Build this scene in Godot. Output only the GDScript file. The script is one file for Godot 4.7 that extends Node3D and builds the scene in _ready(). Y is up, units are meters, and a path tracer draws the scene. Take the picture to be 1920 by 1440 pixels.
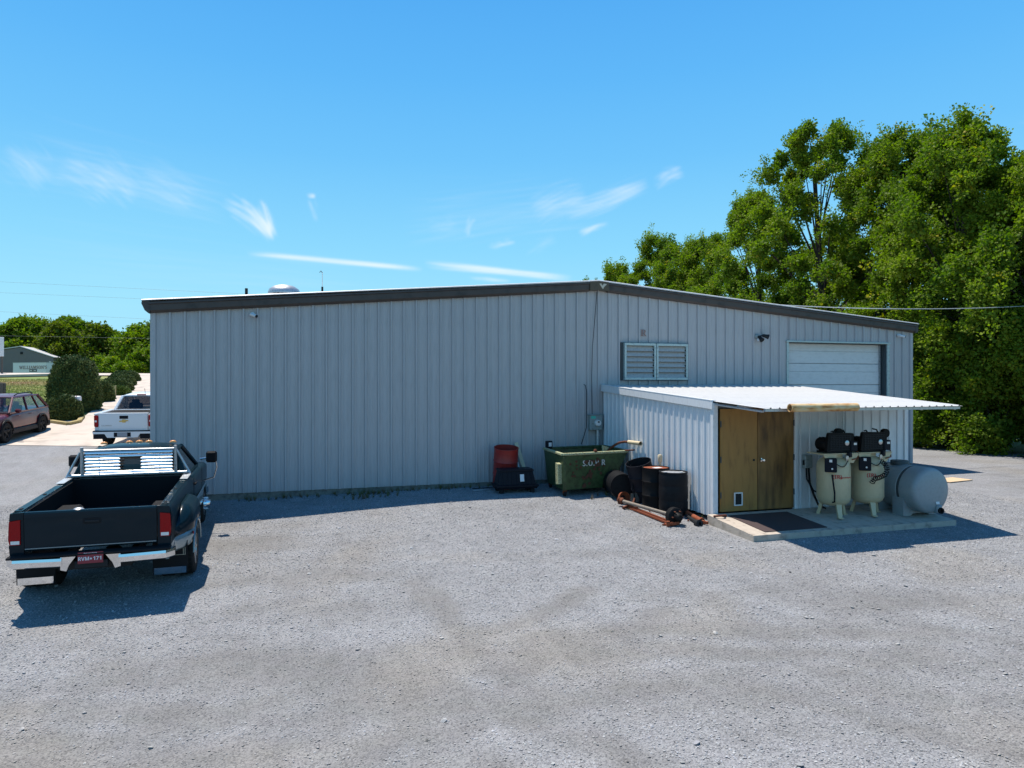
extends Node3D

var M := {}
var rng := RandomNumberGenerator.new()
var names := {}
var n1 := FastNoiseLite.new()
var n2 := FastNoiseLite.new()

# ------------------------------------------------------------------ helpers
func V(x, y, z) -> Vector3:
	return Vector3(x, y, z)

func new_st() -> SurfaceTool:
	var s := SurfaceTool.new()
	s.begin(Mesh.PRIMITIVE_TRIANGLES)
	s.set_smooth_group(-1)
	return s

func tri(s, a, b, c):          # counter-clockwise seen from outside
	s.add_vertex(a); s.add_vertex(c); s.add_vertex(b)

func quad(s, a, b, c, d):
	tri(s, a, b, c); tri(s, a, c, d)

func quad_out(s, a, b, c, d, out: Vector3):
	if (b - a).cross(c - a).dot(out) < 0.0:
		quad(s, a, d, c, b)
	else:
		quad(s, a, b, c, d)

func tri_out(s, a, b, c, out: Vector3):
	if (b - a).cross(c - a).dot(out) < 0.0:
		tri(s, a, c, b)
	else:
		tri(s, a, b, c)

func box(s, c: Vector3, size: Vector3, b := Basis(), bev := 0.0):
	s.set_smooth_group(-1)
	var h = size * 0.5
	if bev <= 0.0:
		for ax in 3:
			for sg in [-1.0, 1.0]:
				var p = []
				for q in [[-1, -1], [1, -1], [1, 1], [-1, 1]]:
					var v = Vector3()
					v[ax] = h[ax] * sg
					v[(ax + 1) % 3] = h[(ax + 1) % 3] * q[0]
					v[(ax + 2) % 3] = h[(ax + 2) % 3] * q[1]
					p.append(c + b * v)
				var o = Vector3(); o[ax] = sg
				quad_out(s, p[0], p[1], p[2], p[3], b * o)
		return
	bev = minf(bev, minf(h.x, minf(h.y, h.z)) * 0.9)
	var at = func(sx, sy, sz, ax):
		var v = Vector3(sx * (h.x - bev), sy * (h.y - bev), sz * (h.z - bev))
		v[ax] += bev * [sx, sy, sz][ax]
		return c + b * v
	for ax in 3:
		var a1 = (ax + 1) % 3
		var a2 = (ax + 2) % 3
		for sg in [-1, 1]:
			var p = []
			for q in [[-1, -1], [1, -1], [1, 1], [-1, 1]]:
				var sn = [0, 0, 0]
				sn[ax] = sg; sn[a1] = q[0]; sn[a2] = q[1]
				p.append(at.call(sn[0], sn[1], sn[2], ax))
			var o = Vector3(); o[ax] = sg
			quad_out(s, p[0], p[1], p[2], p[3], b * o)
		for s1 in [-1, 1]:
			for s2 in [-1, 1]:
				var p = []
				for e in [[-1, a1], [1, a1], [1, a2], [-1, a2]]:
					var sn = [0, 0, 0]
					sn[ax] = e[0]; sn[a1] = s1; sn[a2] = s2
					p.append(at.call(sn[0], sn[1], sn[2], e[1]))
				var o = Vector3(); o[a1] = s1; o[a2] = s2
				quad_out(s, p[0], p[1], p[2], p[3], b * o)
	for sx in [-1, 1]:
		for sy in [-1, 1]:
			for sz in [-1, 1]:
				tri_out(s, at.call(sx, sy, sz, 0), at.call(sx, sy, sz, 1), at.call(sx, sy, sz, 2), b * Vector3(sx, sy, sz))

func bar(s, a: Vector3, b: Vector3, w, d, up := Vector3.UP, bev := 0.0):   # a box from a to b, w across, d along up
	var f = (b - a).normalized()
	if absf(f.dot(up)) > 0.95:
		up = Vector3.BACK
	var r = f.cross(up).normalized()
	var u = r.cross(f)
	box(s, (a + b) * 0.5, Vector3(w, d, (b - a).length()), Basis(r, u, -f), bev)

func tube(s, pts: Array, r, n := 10, caps := true):
	var rings = []
	var up = Vector3.UP
	for i in pts.size():
		var f = (pts[mini(i + 1, pts.size() - 1)] - pts[maxi(i - 1, 0)]).normalized()
		if absf(f.dot(up)) > 0.97:
			up = Vector3.BACK if absf(f.dot(Vector3.BACK)) < 0.9 else Vector3.RIGHT
		var x = f.cross(up).normalized()
		var y = x.cross(f).normalized()
		up = y
		var rr = r[i] if r is Array else r
		var ring = []
		for k in n:
			var t = TAU * k / n
			ring.append(pts[i] + (x * cos(t) + y * sin(t)) * rr)
		rings.append(ring)
	s.set_smooth_group(0)
	for i in pts.size() - 1:
		for k in n:
			quad_out(s, rings[i][k], rings[i][(k + 1) % n], rings[i + 1][(k + 1) % n], rings[i + 1][k], rings[i][k] + rings[i][(k + 1) % n] - pts[i] * 2.0)
	s.set_smooth_group(-1)
	if caps:
		for e in [0, pts.size() - 1]:
			var o = (pts[0] - pts[1]) if e == 0 else (pts[e] - pts[e - 1])
			for k in n:
				tri_out(s, pts[e], rings[e][k], rings[e][(k + 1) % n], o)

func lathe(s, prof: Array, n: int, xf := Transform3D()):   # prof: Vector2(radius, height), outside on the right going up
	var g = 1
	for i in prof.size() - 1:
		var d0 = prof[i + 1] - prof[i]
		if d0.length() < 1e-6:
			continue
		if i > 0:
			var dp = prof[i] - prof[i - 1]
			if dp.length() > 1e-6 and absf(dp.angle_to(d0)) > 0.7:
				g += 1
		s.set_smooth_group(g)
		for k in n:
			var a = TAU * k / n
			var b = TAU * (k + 1) / n
			var p00 = xf * Vector3(prof[i].x * cos(a), prof[i].y, prof[i].x * sin(a))
			var p10 = xf * Vector3(prof[i].x * cos(b), prof[i].y, prof[i].x * sin(b))
			var p01 = xf * Vector3(prof[i + 1].x * cos(a), prof[i + 1].y, prof[i + 1].x * sin(a))
			var p11 = xf * Vector3(prof[i + 1].x * cos(b), prof[i + 1].y, prof[i + 1].x * sin(b))
			if prof[i].x > 1e-5:
				tri(s, p00, p01, p10)
			if prof[i + 1].x > 1e-5:
				tri(s, p10, p01, p11)
	s.set_smooth_group(-1)

func loft(s, rings: Array, cap := true, smooth := true):   # rings of equal length, closed
	var n = rings[0].size()
	s.set_smooth_group(0 if smooth else -1)
	for i in rings.size() - 1:
		var c = Vector3()
		for p in rings[i]:
			c += p
		c /= n
		for k in n:
			var a = rings[i][k]; var b = rings[i][(k + 1) % n]; var cc = rings[i + 1][(k + 1) % n]; var d = rings[i + 1][k]
			quad_out(s, a, b, cc, d, (a + b) * 0.5 - c)
	s.set_smooth_group(-1)
	if cap:
		for e in [0, rings.size() - 1]:
			var c = Vector3()
			for p in rings[e]:
				c += p
			c /= n
			var e2 = 1 if e == 0 else rings.size() - 2
			var o = rings[e][0] - rings[e2][0]
			for k in n:
				tri_out(s, c, rings[e][k], rings[e][(k + 1) % n], o)

func poly_prism(s, pts: Array, z0, z1, xf := Transform3D()):   # outline in x,y, pushed from z0 to z1
	var pv = PackedVector2Array(pts)
	var ids = Geometry2D.triangulate_polygon(pv)
	s.set_smooth_group(-1)
	for i in range(0, ids.size(), 3):
		var a = pv[ids[i]]; var b = pv[ids[i + 1]]; var c = pv[ids[i + 2]]
		tri_out(s, xf * V(a.x, a.y, z1), xf * V(b.x, b.y, z1), xf * V(c.x, c.y, z1), xf.basis * V(0, 0, z1 - z0))
		tri_out(s, xf * V(a.x, a.y, z0), xf * V(b.x, b.y, z0), xf * V(c.x, c.y, z0), xf.basis * V(0, 0, z0 - z1))
	var area = 0.0
	for i in pts.size():
		area += pts[i].cross(pts[(i + 1) % pts.size()])
	for i in pts.size():
		var a = pts[i]; var b = pts[(i + 1) % pts.size()]
		var o = Vector2(b.y - a.y, a.x - b.x) * signf(area)
		quad_out(s, xf * V(a.x, a.y, z0), xf * V(b.x, b.y, z0), xf * V(b.x, b.y, z1), xf * V(a.x, a.y, z1), xf.basis * V(o.x, o.y, 0))

func numbered(called: String) -> String:
	if not names.has(called):
		names[called] = 0
		return called
	names[called] += 1
	return "%s_%03d" % [called, names[called]]

func put(called: String, s, m: Material, parent: Node = null) -> MeshInstance3D:
	var o := MeshInstance3D.new()
	if s is SurfaceTool:
		s.generate_normals()
		o.mesh = s.commit()
	else:
		o.mesh = s
	o.material_override = m
	o.name = numbered(called) if parent == null else called
	(self if parent == null else parent).add_child(o, true)
	return o

func tag(o: Node, label := "", category := "", group := "", kind := ""):
	if label != "": o.set_meta("label", label)
	if category != "": o.set_meta("category", category)
	if group != "": o.set_meta("group", group)
	if kind != "": o.set_meta("kind", kind)
	return o

func base(called: String, at: Vector3, turn := 0.0, label := "", category := "", group := "") -> Node3D:
	var o := Node3D.new()
	o.name = numbered(called)
	add_child(o)
	o.position = at
	o.rotation.y = turn
	tag(o, label, category, group)
	return o

func text(called: String, words: String, h: float, m: Material, parent: Node, xf: Transform3D, depth := 0.004, serif := false) -> MeshInstance3D:
	var t := TextMesh.new()
	var f := SystemFont.new()
	f.font_names = PackedStringArray(["Droid Serif" if serif else "Droid Sans"])
	f.font_weight = 700
	t.font = f
	t.text = words
	t.font_size = 48
	t.pixel_size = h / 36.0
	t.depth = depth
	t.curve_step = 2.0
	var o := MeshInstance3D.new()
	o.mesh = t
	o.material_override = m
	o.name = called
	parent.add_child(o, true)
	o.transform = xf
	return o

func noise_tex(freq: float, cols: Array, size := 512, kind := FastNoiseLite.TYPE_SIMPLEX_SMOOTH, oct := 4, seed_ := 1, cell_value := false) -> NoiseTexture2D:
	var f := FastNoiseLite.new()
	f.noise_type = kind
	f.frequency = freq
	f.seed = seed_
	f.fractal_octaves = oct
	if kind == FastNoiseLite.TYPE_CELLULAR:
		f.cellular_return_type = FastNoiseLite.RETURN_CELL_VALUE if cell_value else FastNoiseLite.RETURN_DISTANCE
		f.fractal_type = FastNoiseLite.FRACTAL_NONE
	var t := NoiseTexture2D.new()
	t.width = size; t.height = size
	t.seamless = true
	t.noise = f
	var g := Gradient.new()
	var offs = PackedFloat32Array(); var cc = PackedColorArray()
	for i in cols.size():
		offs.append(float(i) / (cols.size() - 1)); cc.append(cols[i])
	g.offsets = offs; g.colors = cc
	t.color_ramp = g
	return t

func lin(r, g = null, b = null) -> Color:    # a linear base colour, as albedo_color wants it
	if g == null:
		g = r; b = r
	return Color(r, g, b).linear_to_srgb()

func mat(key: String, c: Color, rough := 0.7, metal := 0.0, tex: Texture2D = null, scale := Vector3.ONE, bump: Texture2D = null, bump_cm := 0.0) -> StandardMaterial3D:
	var m := StandardMaterial3D.new()
	m.resource_name = key
	m.albedo_color = c
	m.roughness = rough
	m.metallic = metal
	if tex or bump:
		m.uv1_triplanar = true
		m.uv1_world_triplanar = false
		m.uv1_scale = scale
	if tex:
		m.albedo_texture = tex
	if bump:
		m.heightmap_enabled = true
		m.heightmap_texture = bump
		m.heightmap_scale = bump_cm
	M[key] = m
	return m

func glass(key: String, c: Color, a: float) -> StandardMaterial3D:
	var m = mat(key, Color(c.r, c.g, c.b, a), 0.03)
	m.transparency = BaseMaterial3D.TRANSPARENCY_ALPHA
	return m

func sm(a: float, b: float, x: float) -> float:
	var t = clampf((x - a) / (b - a), 0.0, 1.0)
	return t * t * (3.0 - 2.0 * t)

func table(t: Array, x: float) -> float:
	if x <= t[0][0]:
		return t[0][1]
	for i in t.size() - 1:
		if x <= t[i + 1][0]:
			return lerpf(t[i][1], t[i + 1][1], (x - t[i][0]) / (t[i + 1][0] - t[i][0]))
	return t[t.size() - 1][1]

# ------------------------------------------------------------------ the lie of the land
const RISE := [[-1.0, 0.0], [3.0, 0.02], [9.0, 0.34], [11.0, 0.42], [13.5, 0.56], [18.0, 1.1], [21.0, 1.36], [26.0, 1.72], [31.0, 2.05], [40.0, 2.65], [50.0, 3.3], [55.0, 3.58], [62.0, 3.7], [75.0, 3.55], [100.0, 3.15], [140.0, 3.0], [400.0, 3.0]]

func land(x: float, z: float) -> float:
	var y = 0.04 - 0.045 * clampf(z - 1.0, 0.0, 9.0) * (1.3 - 0.65 * sm(0.0, 11.0, x)) - 0.2 * (1.0 - sm(1.0, 7.0, x)) * sm(-0.6, 1.3, z)
	var up = table(RISE, -z)
	up = (up + table(RISE, -z - 1.2) + table(RISE, -z + 1.2)) / 3.0
	return y + up * (1.0 - sm(0.5, 13.0, x))

func grid_patch(s, xs: Array, zs: Array, dy: float, col = null, skip = null):
	s.set_smooth_group(0)
	for j in zs.size() - 1:
		for i in xs.size() - 1:
			if skip != null and skip.call((xs[i] + xs[i + 1]) * 0.5, (zs[j] + zs[j + 1]) * 0.5):
				continue
			var p = []
			for q in [[i, j], [i, j + 1], [i + 1, j + 1], [i + 1, j]]:
				p.append(V(xs[q[0]], land(xs[q[0]], zs[q[1]]) + dy, zs[q[1]]))
			for k in [0, 2, 1, 0, 3, 2]:
				if col != null:
					s.set_color(col.call(p[k].x, p[k].z))
				s.add_vertex(p[k])

func steps(a: float, b: float, d: float) -> Array:
	var out = []
	var n = maxi(1, int(ceil((b - a) / d)))
	for i in n + 1:
		out.append(lerpf(a, b, float(i) / n))
	return out

func ribbon(s, left: Array, right: Array, dy: float, across := 6, along := 12):   # a sheet between two polylines (Vector2 x,z) laid on the land
	s.set_smooth_group(0)
	for i in left.size() - 1:
		for a in along:
			for b in across:
				var p = []
				for q in [[a, b], [a + 1, b], [a + 1, b + 1], [a, b + 1]]:
					var l = left[i].lerp(left[i + 1], float(q[0]) / along)
					var r = right[i].lerp(right[i + 1], float(q[0]) / along)
					var m = l.lerp(r, float(q[1]) / across)
					p.append(V(m.x, land(m.x, m.y) + dy, m.y))
				quad_out(s, p[0], p[1], p[2], p[3], Vector3.UP)

# ------------------------------------------------------------------ first: camera, sky, sun
func sky_panorama() -> ImageTexture:
	var w := 3072
	var h := 1536
	var im := Image.create(w, h, false, Image.FORMAT_RGBF)
	# elevation in degrees -> linear radiance of clear air
	var stops = [[-90.0, Color(.20, .20, .20)], [-4.0, Color(.22, .23, .24)], [-0.5, Color(.27, .46, .58)], [1.0, Color(.30, .56, .70)], [6.0, Color(.255, .545, .70)], [11.0, Color(.185, .48, .69)], [18.0, Color(.115, .385, .675)], [24.0, Color(.082, .33, .655)], [30.0, Color(.062, .285, .625)], [50.0, Color(.032, .155, .43)], [90.0, Color(.022, .11, .33)]]
	for y in h:
		var el = 90.0 - 180.0 * (y + 0.5) / h
		var c: Color = stops[0][1]
		for i in stops.size() - 1:
			if el >= stops[i][0] and el <= stops[i + 1][0]:
				c = (stops[i][1] as Color).lerp(stops[i + 1][1], (el - stops[i][0]) / (stops[i + 1][0] - stops[i][0]))
				break
		if el > stops[stops.size() - 1][0]:
			c = stops[stops.size() - 1][1]
		im.fill_rect(Rect2i(0, y, w, 1), c)
	# cirrus: each streak is a sheaf of thin hairs (azimuth from north = -z, elevation; degrees)
	var streaks = [
		# az0, el0, az1, el1, half width deg, strength, hairs, bend
		[-5.8, 13.9, -2.1, 11.4, .30, .55, 40, .5], [-4.5, 14.2, -1.9, 11.3, .25, .60, 36, .4], [-3.0, 14.3, -2.0, 11.5, .22, .55, 30, .2],
		[-4.0, 10.2, 9.9, 9.5, .10, .55, 40, .15], [9.9, 10.0, 22.4, 8.8, .14, .60, 50, .1], [13.6, 8.9, 17.2, 8.6, .08, .35, 16, 0.0],
		[19.0, 14.0, 23.5, 15.5, .70, .30, 60, .3], [21.6, 14.2, 28.6, 16.2, .45, .42, 60, -.3], [29.0, 15.9, 31.4, 16.9, .35, .34, 36, .3],
		[22.8, 12.4, 25.4, 13.2, .14, .42, 22, .1], [15.2, 11.3, 17.6, 11.8, .18, .30, 20, .1], [13.6, 12.2, 14.0, 13.8, .20, .28, 18, .2], [10.3, 12.8, 12.8, 13.3, .5, .12, 30, 0.0],
		[-19.6, 15.4, -17.0, 13.4, .7, 0.20, 68, .4], [-16.3, 15.2, -13.0, 13.6, .75, 0.20, 74, .4], [-14.5, 15.4, -11.4, 13.4, .75, 0.19, 68, .4], [-11.4, 15.0, -7.6, 13.4, .75, 0.15, 68, .3],
		[.55, 14.9, 1.2, 14.85, .10, .55, 14, 0.0], [.7, 14.6, 1.3, 12.9, .16, .17, 18, .1], [-12.5, 29.0, -11.9, 28.8, .1, .2, 10, 0.0], [18.3, 11.0, 21.0, 12.2, .3, .12, 20, 0.0],
		[-20.0, 15.2, -5.0, 13.6, 1.1, .16, 90, .6], [8.0, 12.6, 24.0, 14.8, 1.2, .13, 90, .4], [-19.0, 9.0, 6.0, 8.2, 1.2, .08, 80, .2]]
	var r := RandomNumberGenerator.new()
	r.seed = 77
	var turns = [0.0, 74.0, 149.0, 231.0, 292.0]
	for t in turns.size():
		for k in streaks:
			var lift = 0.0 if t == 0 else r.randf_range(-1.0, 5.0)
			var dir = Vector2(k[2] - k[0], k[3] - k[1])
			var perp = Vector2(-dir.y, dir.x).normalized()
			var len_px = dir.length() * w / 360.0
			for hnum in int(k[6] * (2.0 if t == 0 else 1.0)):
				var off = r.randfn(0.0, 1.0) * k[4]
				var a0 = clampf(r.randf_range(-0.08, 0.7), 0.0, 1.0)
				var a1 = minf(1.0, a0 + r.randf_range(0.2, 0.7))
				var fan = r.randf_range(-1.2, 1.2) * k[4]
				var str_ = k[5] * r.randf_range(0.05, 0.20)
				var n = int(len_px * (a1 - a0) * 1.2) + 2
				for i in n:
					var u = lerpf(a0, a1, float(i) / n)
					var fade = sin(PI * float(i) / n)
					var q = Vector2(k[0], k[1]) + dir * u + perp * (off * (1.0 - 0.5 * u) + fan * u + k[7] * sin(PI * u) * 0.6)
					q.x += turns[t]
					q.y += lift
					var fx = fposmod(q.x / 360.0 * w, w)
					var fy = (90.0 - q.y) / 180.0 * h
					for e in [[0, 0], [1, 0], [0, 1], [1, 1]]:
						var ix = int(fx) + e[0]
						var iy = int(fy) + e[1]
						var wt = (1.0 - absf(fx - ix)) * (1.0 - absf(fy - iy))
						if wt <= 0.0 or iy < 0 or iy >= h:
							continue
						ix = ix % w
						im.set_pixel(ix, iy, im.get_pixel(ix, iy).lerp(Color(.68, .72, .74), clampf(wt * fade * str_, 0.0, 1.0)))
	return ImageTexture.create_from_image(im)

func setup_light():
	var cam := Camera3D.new()
	cam.name = "camera"
	add_child(cam)
	cam.position = V(3.112, 2.64, 16.733)
	cam.rotation_degrees = V(0.0, -17.34, 0.0)
	cam.fov = 58.716
	cam.far = 900.0
	cam.current = true
	var env := Environment.new()
	env.background_mode = Environment.BG_SKY
	var sky := Sky.new()
	var pm := PanoramaSkyMaterial.new()
	pm.panorama = sky_panorama()
	sky.sky_material = pm
	env.sky = sky
	env.tonemap_mode = Environment.TONE_MAPPER_LINEAR
	env.tonemap_exposure = 1.45
	env.sdfgi_enabled = true
	env.ssao_enabled = true
	env.ssil_enabled = true
	var we := WorldEnvironment.new()
	we.name = "world_environment"
	we.environment = env
	add_child(we)
	var sun := DirectionalLight3D.new()
	sun.name = "sun"
	sun.light_energy = 1.6
	sun.light_color = Color(1.0, 0.965, 0.91)
	sun.light_angular_distance = 0.53
	sun.shadow_enabled = true
	add_child(sun)
	sun.basis = Basis.looking_at(V(0.185, -1.0, 0.33).normalized(), Vector3.UP)

# ------------------------------------------------------------------ materials
func setup_materials():
	var W = Color.WHITE
	var streak = noise_tex(0.02, [Color(.93, .93, .93), Color(.975, .975, .975), Color(1, 1, 1), Color(.95, .95, .945)], 512, FastNoiseLite.TYPE_SIMPLEX_SMOOTH, 5, 3)
	var blotch = noise_tex(0.012, [Color(.72, .72, .72), Color(.95, .95, .95), W, Color(.86, .85, .84)], 512, FastNoiseLite.TYPE_SIMPLEX_SMOOTH, 5, 9)
	var fine = noise_tex(0.09, [Color(.78, .78, .78), W, Color(.86, .86, .86)], 512, FastNoiseLite.TYPE_SIMPLEX_SMOOTH, 3, 5)
	var rusty = noise_tex(0.02, [Color(.30, .15, .08), Color(.62, .34, .20), Color(.48, .26, .15), Color(.75, .50, .34)], 512, FastNoiseLite.TYPE_SIMPLEX_SMOOTH, 5, 21)
	var lumps = noise_tex(0.05, [Color.BLACK, W], 512, FastNoiseLite.TYPE_SIMPLEX_SMOOTH, 4, 31)
	mat("siding", lin(.395, .385, .39), .42, 0.0, streak, V(1.3, .12, 1.3), lumps, .06)
	mat("siding_white", lin(.62, .645, .67), .42, 0.0, streak, V(1.7, .22, 1.7))
	mat("roof_metal", lin(.56, .56, .56), .42, 0.1, streak, V(.9, .9, .14))
	mat("brown_trim", lin(.06, .045, .038), .55, 0.0, blotch, V(.4, .4, .4))
	mat("brown_patch", lin(.085, .06, .032), .5, 0.0, blotch, V(2, 2, 2))
	mat("beige_mark", lin(.50, .46, .36), .6)
	mat("white_trim", lin(.66, .68, .70), .4, 0.0, streak, V(1, .4, 1))
	mat("door_white", lin(.60, .61, .61), .45, 0.0, streak, V(.3, .7, .7))
	mat("dark_jamb", lin(.05, .06, .065), .6)
	mat("louver_frame", lin(.42, .50, .49), .42, 0.3, blotch, V(1.4, 1.4, 1.4))
	mat("louver_slat", lin(.42, .40, .37), .42, 0.15, blotch, V(1.6, 3, 1.6))
	mat("dark_metal", lin(.025, .027, .03), .5, 0.2)
	mat("black_rubber", lin(.018, .018, .02), .8, 0.0, fine, V(3, 3, 3))
	mat("black_plastic", lin(.012, .0125, .015), .45, 0.0, blotch, V(1.5, 1.5, 1.5))
	mat("black_paint", lin(.009, .009, .01), .55, 0.0, blotch, V(2, 2, 2))
	mat("navy_plastic", lin(.011, .0125, .019), .5, 0.0, fine, V(2, 2, 2))
	mat("foundation", lin(.19, .19, .17), .95, 0.0, blotch, V(.8, .8, .8), lumps, .5)
	mat("slab", lin(.43, .37, .31), .92, 0.0, blotch, V(.6, .6, .6), lumps, .3)
	mat("concrete", lin(.50, .43, .37), .92, 0.0, blotch, V(.10, .10, .10))
	mat("kerb_yellow", lin(.40, .31, .13), .9, 0.0, blotch, V(.8, .8, .8))
	mat("mustard", lin(.34, .168, .036), .5, 0.0, noise_tex(.012, [Color(.78, .76, .73), Color(.93, .93, .93), Color(.97, .97, .97), Color(.99, .99, .99)], 512, FastNoiseLite.TYPE_SIMPLEX_SMOOTH, 6, 12), V(.9, .22, .9))
	mat("mustard_stained", lin(.28, .14, .034), .55, 0.0, noise_tex(.011, [Color(.48, .46, .43), Color(.72, .70, .66), Color(.88, .88, .88), Color(.95, .95, .95)], 512, FastNoiseLite.TYPE_SIMPLEX_SMOOTH, 6, 15), V(.8, .2, .8))
	mat("mat_brown", lin(.055, .034, .034), .9, 0.0, fine, V(2, 2, 2))
	mat("cream", lin(.53, .43, .265), .36, 0.0, streak, V(1.6, .6, 1.6))
	mat("rust_steel", lin(.42, .36, .32), .85, 0.0, rusty, V(1.6, 1.6, 1.6), lumps, .4)
	mat("rust_light", lin(.75, .58, .46), .85, 0.0, rusty, V(1.3, 1.3, 1.3), lumps, .3)
	mat("shaft_grey", lin(.20, .175, .15), .6, 0.4, blotch, V(2, 2, 2))
	mat("tube_beige", lin(.60, .47, .27), .7, 0.0, noise_tex(.02, [Color(.62, .36, .22), Color(.94, .82, .66), W, W], 512, FastNoiseLite.TYPE_SIMPLEX_SMOOTH, 3, 44), V(.3, 1.0, 1.0))
	mat("tank_grey", lin(.26, .29, .30), .42, 0.0, streak, V(.9, .9, .9))
	M.tank_grey.subsurf_scatter_enabled = true
	M.tank_grey.subsurf_scatter_strength = 0.15
	mat("dumpster_green", lin(.042, .078, .027), .5, 0.0, noise_tex(.014, [Color(.55, .40, .28), Color(.8, .82, .78), W, Color(.9, 1, .85)], 512, FastNoiseLite.TYPE_SIMPLEX_SMOOTH, 5, 52), V(.9, .9, .9))
	mat("dumpster_rim", lin(.34, .37, .22), .6, 0.0, noise_tex(.03, [Color(.6, .4, .28), W, W], 512, FastNoiseLite.TYPE_SIMPLEX_SMOOTH, 4, 54), V(1.2, 1.2, 1.2))
	mat("rust_spot", lin(.085, .035, .018), .9, 0.0, fine, V(5, 5, 5))
	mat("stencil_white", lin(.42, .44, .42), .7)
	mat("red_drum", lin(.30, .022, .018), .5, 0.0, blotch, V(1.4, 1.4, 1.4))
	mat("white_paint", lin(.72, .73, .74), .5, 0.0, fine, V(1, 1, 1))
	mat("beige_wood", lin(.56, .47, .31), .75, 0.0, fine, V(1, .15, 1))
	mat("plywood", lin(.58, .42, .26), .8, 0.0, fine, V(.5, 3, 3))
	mat("grey_box", lin(.26, .31, .31), .45, 0.1, blotch, V(2, 2, 2))
	mat("green_sticker", lin(.08, .5, .38), .6)
	mat("red_print", lin(.50, .035, .025), .6)
	mat("faded_print", lin(.26, .17, .15), .8)
	mat("chrome", lin(.75, .76, .77), .10, 1.0)
	mat("steel", lin(.52, .53, .54), .32, 0.9, fine, V(2, 2, 2))
	mat("galvanised", lin(.46, .48, .5), .42, 0.7, blotch, V(2, 2, 2))
	mat("slat_chrome", lin(.93, .93, .93), .46, 1.0)
	var teal = mat("teal_paint", lin(.003, .014, .021), .35, 0.0)
	teal.metallic_specular = 0.15
	teal.clearcoat_enabled = true; teal.clearcoat = 0.3; teal.clearcoat_roughness = 0.04
	var silver = mat("silver_teal_paint", lin(.16, .23, .26), .3, 0.35)
	silver.clearcoat_enabled = true; silver.clearcoat = 1.0; silver.clearcoat_roughness = 0.06
	var red = mat("red_paint", lin(.085, .004, .010), .35, 0.0)
	red.clearcoat_enabled = true; red.clearcoat = 0.35; red.clearcoat_roughness = 0.05
	var wh = mat("white_car_paint", lin(.70, .72, .74), .35)
	wh.clearcoat_enabled = true; wh.clearcoat = 0.8; wh.clearcoat_roughness = 0.06
	mat("bed_liner", lin(.012, .012, .014), .75, 0.0, fine, V(3, 3, 3))
	mat("tyre", lin(.022, .022, .022), .85, 0.0, fine, V(5, 5, 5))
	mat("tail_red", lin(.30, .006, .008), .2).metallic_specular = .3
	mat("lamp_white", lin(.72, .7, .68), .15)
	mat("amber", lin(.75, .32, .10), .2)
	mat("plate_red", lin(.24, .018, .03), .45)
	mat("plate_pale", lin(.30, .33, .38), .45, 0.0, fine, V(14, 14, 14))
	mat("gold", lin(.55, .40, .14), .3, 0.7)
	mat("seat_dark", lin(.035, .035, .038), .85)
	glass("tint", Color(.02, .025, .03), .8)
	glass("clear_glass", Color(.05, .07, .07), .28)
	mat("bark", lin(.085, .065, .05), .95, 0.0, noise_tex(.05, [Color(.5, .5, .5), W], 256, FastNoiseLite.TYPE_SIMPLEX_SMOOTH, 4, 61), V(2, .5, 2), lumps, 1.5)
	mat("grey_siding", lin(.145, .135, .14), .5, 0.0, streak, V(.5, .05, .5))
	mat("far_tan", lin(.48, .33, .22), .9, 0.0, blotch, V(.1, .1, .1))
	mat("cable", lin(.02, .02, .022), .6)
	mat("wire_far", lin(.16, .19, .2), .6)
	mat("cable_pale", lin(.42, .45, .46), .5)
	mat("wood_post", lin(.12, .10, .085), .9, 0.0, fine, V(2, .3, 2))
	mat("gate_yellow", lin(.50, .38, .16), .7, 0.0, blotch, V(3, 3, 3))
	# ground: crushed stone, seen as many small angular cells of differing grey
	var cells = noise_tex(.075, [Color(.66, .66, .67), Color(.82, .82, .83), Color(.91, .91, .915), Color(.99, .99, .99), Color(.80, .795, .79)], 1024, FastNoiseLite.TYPE_CELLULAR, 1, 71, true)
	var cellh = noise_tex(.075, [W, Color(.55, .55, .55), Color.BLACK], 1024, FastNoiseLite.TYPE_CELLULAR, 1, 71)
	var gm = mat("gravel", Color.WHITE, .95, 0.0, cells, V(.95, .95, .95), cellh, .6)
	gm.vertex_color_use_as_albedo = true
	gm.uv1_world_triplanar = true
	var stone = mat("stones", Color.WHITE, .9)
	stone.vertex_color_use_as_albedo = true
	var gr = mat("grass_ground", Color.WHITE, .95, 0.0, noise_tex(.06, [Color(.5, .55, .45), Color(.8, .82, .72), W, Color(.72, .75, .62)], 512, FastNoiseLite.TYPE_SIMPLEX_SMOOTH, 5, 81), V(.25, .25, .25))
	gr.vertex_color_use_as_albedo = true
	gr.uv1_world_triplanar = true
	var leaf = mat("leaf", Color.WHITE, .5)
	leaf.vertex_color_use_as_albedo = true
	leaf.cull_mode = BaseMaterial3D.CULL_DISABLED
	leaf.backlight_enabled = true
	leaf.backlight = Color(.84, .96, .22)
	var hedge = mat("hedge_leaf", Color.WHITE, .5)
	hedge.vertex_color_use_as_albedo = true
	hedge.cull_mode = BaseMaterial3D.CULL_DISABLED
	for k in ["black_paint", "black_plastic", "navy_plastic", "black_rubber", "bed_liner", "dark_metal", "tyre", "seat_dark"]:
		M[k].metallic_specular = 0.24
	for k in ["leaf", "hedge_leaf"]:
		M[k].metallic_specular = 0.3
		M[k].roughness = 0.6
	mat("hedge_core", lin(.05, .07, .02), .95)

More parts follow.
